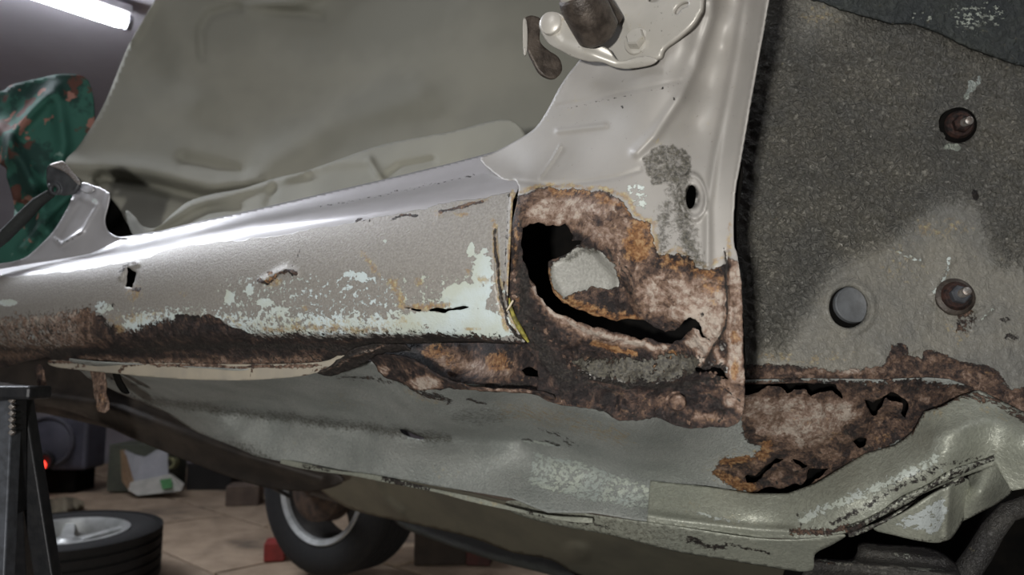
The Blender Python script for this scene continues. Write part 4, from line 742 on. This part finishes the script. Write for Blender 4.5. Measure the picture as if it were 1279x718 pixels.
dm2 = panel('hanging_rust_strip', [(44, 458), (52, 456), (55, 470), (57, 486), (52, 492), (47, 480)], rbf_t([(44, 458, .04), (55, 490, .04)]), M_RUSTDEEP, car, cell=1.6, thick=.002, masks={'rust': [('fn', lambda x, y: .95 + 0 * x)], 'tint': [('fn', lambda x, y: .3 + 0 * x)]})
dm3 = panel('black_hanger', [(140, 464), (147, 464), (150, 474), (156, 484), (160, 492), (152, 490), (145, 480)], rbf_t([(140, 464, .05), (156, 490, .06)]), M_DARK, car, cell=1.6, thick=.003)

# --- B pillar foot at the left
bp_t = rbf_t([(-80, 345, .06), (0, 335, .062), (60, 320, .060), (95, 235, .085), (135, 245, .085), (130, 290, .075), (150, 300, .070), (100, 290, .066), (200, 300, .06)])
bp = panel('door_post_foot', [(95, 234), (104, 230), (118, 232), (135, 240), (136, 252), (131, 270), (131, 280), (135, 289), (143, 294), (152, 296), (175, 297), (180, 305), (120, 324), (60, 334), (0, 345), (-80, 356), (-80, 336), (0, 329), (28, 323), (40, 315), (50, 306), (60, 296), (70, 284), (80, 267), (88, 252)], bp_t, M_SILL, car, cell=1.8, sub=3,
      masks={'dirt_shade': [('stroke', [(70, 297), (76, 306), (90, 297), (103, 290)], 1.8, .55), ('stroke', [(100, 236), (112, 238)], 2, .6)], 'chip': [('blob', 118, 252, 6, 4, .6)]},
      disp=[('stroke', [(68, 298), (76, 306), (90, 297), (103, 289), (110, 275), (122, 256)], 2.2, .004), ('poly', [(72, 296), (100, 250), (120, 258), (105, 285), (88, 295), (78, 303)], 3, -.003), ('stroke', [(136, 242), (132, 268), (132, 282), (142, 294), (156, 297)], 2.5, .004), ('stroke', [(88, 250), (68, 284), (46, 308), (20, 325), (-60, 338)], 2.5, .003), ('stroke', [(30, 330), (113, 319), (170, 306)], 2, -.002)])
bp['label'] = 'bright silver foot of the rear door post'
tabp = panel('latch_clip', [(96, 232), (104, 228), (114, 231), (117, 237), (110, 241), (100, 238)], lambda x, y: bp_t(x, y) - .01, M_SILL, car, cell=1.2, thick=.002)
bk = panel('belt_anchor_bracket', [(60, 207), (72, 208), (84, 214), (96, 222), (98, 230), (92, 240), (82, 243), (66, 243), (60, 236), (58, 220)], rbf([(60, 210, 1.13), (98, 230, 1.12), (66, 243, 1.13)]), plain('dull_grey_bracket', (.10, .105, .11), (.06, .062, .068), 60, .45, .4), car, cell=1.3, thick=.006, holes=[[(67 + 3.6 * math.cos(a), 236 + 4 * math.sin(a)) for a in np.linspace(0, 6.0, 14)]],
      disp=[('ell', 67, 236, 8, 8, 0, [(0, .004), (.6, .006), (1, .005), (1.2, 0)])])
bk['label'] = 'dark grey anchor bracket with a round hole'
bm_obj('belt_strap', tube_bm([W(64, 241, 1.14), W(48, 252, 1.15), W(25, 275, 1.15), W(4, 296, 1.16), W(-40, 330, 1.17)], [.007, .009, .010, .010, .010], 10), plain('dark_webbing', (.022, .025, .024), None, 200, .8, 0, .0004), car)
bl = panel('bracket_blade', [(62, 206), (72, 202), (80, 202), (90, 214), (100, 226), (96, 229), (84, 217), (72, 210)], rbf([(62, 206, 1.12), (100, 226, 1.10), (80, 202, 1.12)]), M_WORN, car, cell=1.3, thick=.003)

# --- rear interior darkness, painted with a near-black floor and far side
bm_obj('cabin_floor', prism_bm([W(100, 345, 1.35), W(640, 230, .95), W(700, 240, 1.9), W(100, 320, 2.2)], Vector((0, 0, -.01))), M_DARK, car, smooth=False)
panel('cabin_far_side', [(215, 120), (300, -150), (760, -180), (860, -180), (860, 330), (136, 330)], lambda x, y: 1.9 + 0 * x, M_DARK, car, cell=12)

# --- rear wheel on the far side
def wheel_parts(parent, c, ax, R, wd, rimR, spokes=6, face=1, dull=None):
    ax = Vector(ax).normalized(); h = wd / 2
    tprof = [(rimR, -h * .82), (rimR + .015, -h * .95), (R * .82, -h * 1.04), (R * .93, -h * .96), (R * .985, -h * .80)]
    for k in range(5):
        a = -h * .72 + k * h * .36; tprof += [(R, a), (R, a + h * .26), (R - .008, a + h * .27), (R - .008, a + h * .35)]
    tprof = tprof[:-2] + [(R * .985, h * .80), (R * .93, h * .96), (R * .82, h * 1.04), (rimR + .015, h * .95), (rimR, h * .82)]
    bm_obj('tire', lathe_bm(c, ax, tprof, 72), M_RUBBER, parent)
    # rim: lip, barrel, then dished face with spokes on the face side
    f = face
    bm = lathe_bm(c, ax, [(rimR + .004, f * h * .86), (rimR + .006, f * h * .95), (rimR - .008, f * h * .97), (rimR - .016, f * h * .80), (rimR - .022, -f * h * .4), (rimR - .004, -f * h * .80), (rimR + .004, -f * h * .92), (rimR + .005, -f * h * .80), (rimR - .018, -f * h * .35), (rimR - .012, f * h * .7), (rimR + .004, f * h * .86)], 64)
    bm_obj('rim', bm, dull or M_ALLOY, parent)
    if dull: bm_obj('rim_lip', lathe_bm(c, ax, [(rimR - .012, -f * h * .90), (rimR + .004, -f * h * .98), (rimR + .008, -f * h * .93), (rimR - .008, -f * h * .72), (rimR - .016, -f * h * .76), (rimR - .012, -f * h * .90)], 64), M_ALLOY, parent)
    x = ax.orthogonal().normalized(); y = ax.cross(x)
    for k in range(spokes):
        a = 2 * math.pi * k / spokes; u = x * math.cos(a) + y * math.sin(a); v = ax.cross(u)
        P = [Vector(c) + u * r + v * s_ * w_ + ax * (f * z_) for r, w_, z_ in ((.04, .022, h * .62), (rimR - .012, .016, h * .80)) for s_ in (-1, 1)]
        bm_obj('spoke', prism_bm([P[0], P[1], P[3], P[2]], ax * (-f * .018)), dull or M_ALLOY, parent, bevel=.004)
    bm_obj('hub_cap', lathe_bm(c, ax * f, [(0, h * .72), (.028, h * .72), (.034, h * .66), (.05, h * .60), (.058, h * .48), (.05, h * .3)], 32), dull or M_ALLOY, parent)
WD = Vector((SN[0], SN[1], -.06)).normalized()
wc = W(400, 608, 2.62)
RW = part_empty('rear_wheel', wc, car, 'far rear wheel seen from its inner side')
wheel_parts(RW, wc + WD * .09, WD, .300, .19, .190, 6, 1, plain('dark_rim_inside', (.05, .045, .04), (.03, .027, .025), 30, .7))  # rim inside coloured dark, only the lip stays bright alloy
M_BRAKE = plain('rusty_brown_brake', (.10, .065, .045), (.035, .026, .022), 40, .7, .2, .002)
bm_obj('brake_drum', lathe_bm(wc, -WD, [(0, .03), (.09, .03), (.115, .02), (.118, -.05), (0, -.05)], 40), M_BRAKE, car)
q0 = wc - WD * .03
bm_obj('axle_beam', tube_bm([q0, W(375, 585, 2.35), W(340, 568, 2.2), W(300, 556, 2.1), W(180, 530, 1.95)], [.035, .040, .034, .030, .030], 16), M_BRAKE, car)
bm_obj('trailing_arm', tube_bm([wc - WD * .05, W(430, 622, 2.25), W(470, 615, 1.95)], [.022, .018, .018], 12), M_GREASE, car)
bm_obj('spring_coil', tube_bm([W(385 + 14 * math.cos(t), 592 + 5 * math.sin(t) - t * .9, 2.42 + .05 * math.sin(t)) for t in np.linspace(0, 28, 90)], .006, 8), M_BRAKE, car)
bm_obj('shock_absorber', tube_bm([W(412, 615, 2.4), W(418, 585, 2.3), W(420, 560, 2.2)], .022, 14), plain('grey_shock', (.14, .13, .10), None, 30, .5, .2), car)

# ------------------------------------------------------------------ grey-green cloth inside the opening
seat_d = rbf([(230, -190, 1.66), (780, -190, 1.45), (780, 100, 1.33), (90, 210, 1.52), (160, 60, 1.60), (200, -40, 1.62), (400, 0, 1.55), (600, 0, 1.42), (700, 80, 1.35), (650, 200, 1.30), (400, 220, 1.42), (250, 240, 1.46), (150, 240, 1.50), (160, 290, 1.46), (400, 120, 1.50)])
c1 = panel('cloth_cover', [(82, 200), (100, 180), (130, 130), (158, 62), (166, 48), (182, 20), (198, -8), (215, -70), (230, -190), (790, -190), (790, 160), (700, 230), (560, 260), (300, 300), (190, 305), (160, 280), (150, 262), (135, 245), (100, 226), (86, 214)], seat_d, M_CLOTH, None, cell=4, thick=.003,
      disp=[('stroke', [(166, 48), (182, 20), (205, -30)], 5, .015), ('stroke', [(252, 70), (250, 38), (262, 18), (290, 10), (330, 12), (400, 20)], 5, -.014), ('stroke', [(200, 0), (230, 60), (250, 120)], 26, .02),
            ('stroke', [(130, 222), (190, 232), (260, 250), (330, 240)], 9, -.05), ('stroke', [(85, 205), (180, 212), (270, 232), (320, 225)], 12, .03), ('stroke', [(120, 225), (132, 245)], 4, -.02), ('stroke', [(310, 10), (380, 0), (420, -20)], 8, .02), ('stroke', [(340, 200), (420, 150), (520, 120)], 22, .02), ('stroke', [(230, 200), (300, 215)], 8, -.02)],
      rough=[(.012, 3.5, 3, None)])
tag(c1, 'large grey-green cloth drawn taut over the seat inside the door opening', 'cloth')
c2_d = rbf([(150, 290, 1.34), (175, 282, 1.33), (220, 258, 1.30), (320, 232, 1.22), (420, 210, 1.12), (560, 190, 1.0), (560, 220, .98), (400, 250, 1.08), (250, 285, 1.22)])
c2 = panel('cloth_cover', [(157, 262), (168, 270), (178, 282), (196, 284), (214, 268), (235, 252), (262, 243), (300, 236), (320, 230), (345, 222), (380, 214), (420, 200), (480, 180), (560, 165), (640, 150), (660, 200), (600, 215), (500, 240), (400, 265), (300, 290), (220, 300), (175, 300), (162, 285)], c2_d, M_CLOTH, None, cell=3, thick=.003,
      disp=[('stroke', [(196, 284), (240, 256), (320, 234), (380, 216)], 6, .016), ('stroke', [(200, 292), (260, 262), (300, 262)], 7, -.015), ('stroke', [(335, 255), (345, 228), (352, 215)], 6, -.012), ('stroke', [(462, 200), (470, 215), (478, 224)], 4, .014), ('stroke', [(480, 222), (500, 208), (540, 200)], 5, -.012), ('stroke', [(355, 215), (420, 202), (455, 200)], 8, .012), ('stroke', [(170, 275), (182, 294)], 6, .01)],
      rough=[(.008, 7, 3, None)])
tag(c2, 'crumpled grey-green cloth fold bunched along the top of the sill', 'cloth')

# ------------------------------------------------------------------ camouflage cloth
s = NT('camouflage_cloth'); n1 = s.noise(9, 4, .6); n2 = s.noise(17, 3, .5); n3 = s.noise(24, 3, .5, (1, 1, 1)); n4 = s.voro(30)
c = s.mix(s.ss(n1, .42, .50), (.012, .05, .040), (.035, .135, .10)); c = s.mix(s.ss(n2, .60, .64), c, (.11, .045, .032)); c = s.mix(s.ss(n3, .63, .66), c, (.36, .17, .13)); c = s.mix(s.ss(s.noise(13, 4, .6), .64, .67), c, (.20, .32, .27))
M_CAMO = s.fin(c, .8, 0, s.bump(s.noise(600, 2), .0004))
cm = panel('camouflage_jacket', [(-80, 130), (-20, 118), (4, 113), (14, 106), (47, 98), (80, 92), (110, 100), (118, 150), (112, 210), (104, 250), (92, 280), (70, 300), (50, 318), (30, 330), (-80, 345), (-80, 300), (0, 300), (8, 288), (16, 276), (18, 260), (14, 240), (8, 222), (0, 205), (-80, 180)],
      rbf([(-80, 130, 1.62), (110, 100, 1.60), (110, 250, 1.60), (20, 320, 1.55), (40, 200, 1.56), (-80, 330, 1.6)]), M_CAMO, None, cell=3, thick=.004,
      disp=[('stroke', [(0, 160), (20, 190), (45, 240), (60, 290)], 10, .03), ('stroke', [(10, 200), (14, 170), (30, 150), (60, 120)], 8, .025), ('stroke', [(20, 260), (60, 240), (100, 230)], 8, -.025), ('stroke', [(70, 110), (80, 180), (70, 230)], 9, .02), ('stroke', [(30, 310), (60, 270), (90, 240)], 6, .02)], rough=[(.02, 6, 4, None)])
tag(cm, 'green camouflage cloth with pinkish blotches hanging behind the door post', 'jacket')

# ------------------------------------------------------------------ things on the floor
lw_c = fp(83, 662, .19); lw_c.z = 0
LWc = Vector((lw_c.x, lw_c.y, .10))
lw = empty('loose_wheel', (lw_c.x, lw_c.y, 0), 'black tire with silver spoked rim lying flat on the floor at lower left', 'wheel')
wheel_parts(lw, LWc, (.02, -.03, 1), .300, .19, .190, 5, 1)

# jack stand with ratchet post
js = empty('jack_stand', fp(20, 1000), 'black and grey steel jack stand with splayed legs in the left foreground', 'stand')
def flatbar(name, a, b, w_, t_, m, parent):
    a, b = Vector(a), Vector(b); d = (b - a).normalized(); r = d.cross(Vector((0, 1, 0))).normalized(); f_ = d.cross(r)
    P = [a + r * w_ / 2, b + r * w_ / 2, b - r * w_ / 2, a - r * w_ / 2]
    return bm_obj(name, prism_bm([p - f_ * t_ / 2 for p in P], f_ * t_), m, parent, bevel=.002)
Yj = 1.02
tip = lambda px, py, Y: W(px, py, Y)
def toground(a, b):   # extends the line a-b down to the floor
    a, b = Vector(a), Vector(b); return a + (b - a) * ((a.z) / (a.z - b.z))
a, b = W(12, 500, Yj), W(2, 718, Yj - .02); g1 = flatbar('leg', a, toground(a, b), .022, .022, M_GSTEEL, js); g1['label'] = 'grey square leg'
a, b = W(25, 498, Yj + .03), W(60, 718, Yj + .05); flatbar('leg', a, toground(a, b), .026, .022, M_STEEL, js)
a, b = W(18, 498, Yj + .05), W(30, 718, Yj + .22); flatbar('leg', a, toground(a, b), .022, .02, M_STEEL, js)
flatbar('post', W(16, 482, Yj), W(16, 640, Yj + .02), .024, .024, M_STEEL, js)
for k in range(6): bm_obj('ratchet_tooth', box_bm(W(15, 500 + k * 8, Yj - .017), (.006, .006, .006), Matrix.Rotation(.7, 3, 'Y')), M_WORN, js, smooth=False, bevel=.001)
bm_obj('saddle', box_bm(W(20, 490, Yj), (.07, .05, .018)), M_STEEL, js, smooth=False, bevel=.004)

ra = empty('round_appliance', fp(62, 622), 'grey round machine with a glowing red light behind the loose wheel', 'machine')
rc = W(58, 552, 4.4); M_APP = plain('grey_plastic', (.085, .085, .115), (.06, .06, .08), 10, .5)
av = Vector((.12, -1, .05)).normalized()
bm_obj('drum', lathe_bm(rc, av, [(0, .0), (.115, .0), (.135, -.01), (.150, -.04), (.155, -.10), (.155, -.30), (0, -.30)], 48), M_APP, ra)
bm_obj('drum_rim', lathe_bm(rc, av, [(.134, .004), (.142, .012), (.150, .004), (.150, -.02), (.134, -.02), (.134, .004)], 48), plain('grey_rim', (.12, .12, .15)), ra)
bm_obj('housing', box_bm(rc + Vector((.10, .16, -.02)), (.22, .22, .30)), M_APP, ra, smooth=False, bevel=.02)
bm_obj('foot', box_bm(Vector((rc.x, rc.y + .2, (rc.z - .13) / 2)), (.26, .22, rc.z - .13)), M_DARK, ra, smooth=False, bevel=.01)
bm_obj('lamp_hood', lathe_bm(W(58, 575, 4.35), av, [(.03, .03), (.045, .03), (.05, 0), (0, -.01)], 24), M_STEEL, ra)
s = NT('red_glow'); s.b.inputs['Emission Color'].default_value = (1, .05, .03, 1); s.b.inputs['Emission Strength'].default_value = 2.5; M_RED = s.fin((.8, .05, .03), .4)
rl = bm_obj('indicator_light', lathe_bm(W(51, 581, 4.31), av, [(0, .012), (.018, .010), (.028, .004), (.03, 0), (0, 0)], 20), M_RED, ra); rl['label'] = 'glowing red light'

# white box of rubbish
M_CARD = plain('dirty_white_board', (.50, .49, .45), (.38, .37, .33), 12, .9); M_SACK = plain('grey_white_sheet', (.42, .43, .46), (.34, .35, .38), 9, .9); M_OLIVE = plain('olive_box', (.10, .11, .08), (.07, .075, .06), 9, .8)
wb = empty('cardboard_box', fp(180, 620), 'dirty white torn box with a green mark on the floor under the car', 'box')
g = fp(185, 618); 
def pbox(name, px0, px1, pyb, pyt, Y, dep, m, parent, bevel=.004, yaw=0):
    A = W(px0, pyb, Y); B = W(px1, pyt, Y); c = (A + B) / 2 + Vector((0, dep / 2, 0))
    return bm_obj(name, box_bm(c, (abs(B.x - A.x), dep, abs(B.z - A.z)), Matrix.Rotation(yaw, 3, 'Z')), m, parent, smooth=False, bevel=bevel)
Yb = fp(180, 618).y
pbox('crate', 133, 212, 614, 555, Yb + .05, .25, M_OLIVE, wb)
bm_obj('torn_sheet', prism_bm([W(155, 562, Yb), W(168, 568, Yb - .01), (W(180, 571, Yb)), W(195, 562, Yb), W(209, 562, Yb), W(210, 595, Yb - .02), W(165, 602, Yb - .02)], Vector((0, .015, 0))), M_SACK, wb, smooth=False)
bm_obj('front_flap', prism_bm([W(163, 602, Yb - .03), W(212, 592, Yb - .03), W(229, 605, Yb - .12), W(226, 613, Yb - .12), W(172, 619, Yb - .12), W(160, 612, Yb - .08)], Vector((0, .02, -.0))), M_CARD, wb, smooth=False)
bm_obj('side_flap', prism_bm([W(150, 562, Yb), W(156, 562, Yb), W(166, 600, Yb - .03), W(163, 616, Yb - .06), W(152, 600, Yb)], Vector((0, .015, 0))), plain('brown_card', (.30, .2, .12)), wb, smooth=False)
gm = bm_obj('printed_mark', prism_bm([W(200, 599, Yb - .08), W(214, 597, Yb - .085), W(216, 609, Yb - .125), W(203, 611, Yb - .125)], Vector((0, -.003, 0))), plain('green_print', (.07, .24, .08)), wb, smooth=False); gm['label'] = 'green printed mark'
bm_obj('tape_roll', lathe_bm(W(214, 578, Yb + .03), (0, -1, .1), [(.02, .03), (.035, .03), (.035, -.03), (.02, -.03), (.02, .03)], 24), plain('olive_roll', (.2, .2, .1)), wb)

M_BRICK = plain('brown_block', (.15, .11, .085), (.10, .075, .06), 14, .9, 0, .003); M_BRICK2 = plain('grey_brown_block', (.22, .19, .16), (.15, .13, .11), 14, .9, 0, .003); M_REDB = plain('red_painted_block', (.28, .03, .025), (.18, .025, .02), 20, .7)
def block(name, x0, x1, yb, yt, dep, m, lab, cat, yaw=0):
    Y = fp((x0 + x1) / 2, yb).y; A = W(x0, yb, Y); B = W(x1, yt, Y); wd = B.x - A.x; ht = B.z
    o = bm_obj(name, box_bm((0, 0, ht / 2), (wd, dep, ht)), m, None, smooth=False, bevel=.006); o.location = ((A.x + B.x) / 2, Y + dep / 2, 0); o.rotation_euler = (0, 0, yaw); return tag(o, lab, cat)
block('brick', 279, 320, 632, 607, .16, M_BRICK, 'brown brick standing on the floor left of the far rear wheel', 'brick', .15)
b2 = block('concrete_block', 306, 344, 618, 588, .12, M_BRICK2, 'pale grey-brown block leaning behind the brown brick', 'block', -.2)
block('wooden_block', 516, 582, 706, 664, .14, plain('dark_wood', (.055, .04, .03), (.035, .027, .02), 14, .85), 'dark wooden block on the floor right of the far rear wheel', 'block', .05)
block('wooden_block', 583, 614, 707, 680, .10, plain('red_brown_wood', (.11, .035, .03), (.06, .03, .025), 14, .85), 'red-brown block against the dark wooden block', 'block', -.1)
block('wedge', 326, 352, 702, 678, .10, M_REDB, 'small red wedge at the foot of the far rear wheel', 'wedge', .2)
block('storage_crate', 232, 290, 612, 580, .3, plain('very_dark_crate', (.02, .018, .017), None, 10, .9), 'black crate in shadow between the white box and the brick', 'crate', .0)
rg = fp(70, 634)
rag = panel('rag', [(20, 642), (30, 628), (60, 623), (85, 620), (100, 624), (98, 632), (75, 640), (50, 645)], lambda x, y: (CAMZ - .05 - .02 * np.sin(x * .25)) / -ray(x, y)[1], plain('beige_rag', (.26, .22, .15), (.16, .14, .10), 20, .9, 0, .004), None, cell=2, thick=.02, rough=[(.012, 12, 3, None)])
tag(rag, 'crumpled beige rag on the floor behind the loose wheel', 'rag')

# ------------------------------------------------------------------ loose scale of rust and peeled paint along the torn edges
rnd = random.Random(11); bm = bmesh.new()
def flake(p, s_):
    a = Vector((rnd.gauss(0, 1), rnd.gauss(0, 1) * .6, rnd.gauss(0, 1))).normalized(); b = a.cross(Vector((0, -1, .2))).normalized(); n_ = a.cross(b) * s_ * .18
    P = [p + a * s_ * rnd.uniform(.5, 1), p + b * s_ * rnd.uniform(.3, .7), p - a * s_ * rnd.uniform(.4, .9), p - b * s_ * rnd.uniform(.3, .7)]
    prism_bm(P, n_, bm)
for path, fn, cnt, sz in (([(648, 345), (660, 390), (700, 430), (715, 470)], pil_t, 60, .0030), ([(680, 500), (770, 522), (850, 530), (920, 524)], pil_t, 50, .0024), ([(700, 388), (790, 414), (870, 404)], pil_t, 40, .0018), ([(880, 460), (915, 500)], pil_t, 30, .0026)):
    P = smooth_loop(path, 8, False)
    for k in range(cnt):
        x, y = rnd.choice(P); x += rnd.gauss(0, 7); y += rnd.gauss(0, 5)
        if inside(np.array([x]), np.array([y]), H1)[0] or not inside(np.array([x]), np.array([y + 4]), pil_poly)[0]: continue
        flake(onp(fn, x, y, .0012), sz * rnd.uniform(.4, 1.2))
fk = bm_obj('rust_flakes', bm, M_RUSTDEEP, car, smooth=False)
at = fk.data.attributes.new('rust', 'FLOAT', 'POINT'); at.data.foreach_set('value', [1.0] * len(fk.data.vertices))
at = fk.data.attributes.new('tint', 'FLOAT', 'POINT'); at.data.foreach_set('value', [.35] * len(fk.data.vertices))
fk['kind'] = 'stuff'
bpy.context.view_layer.update()
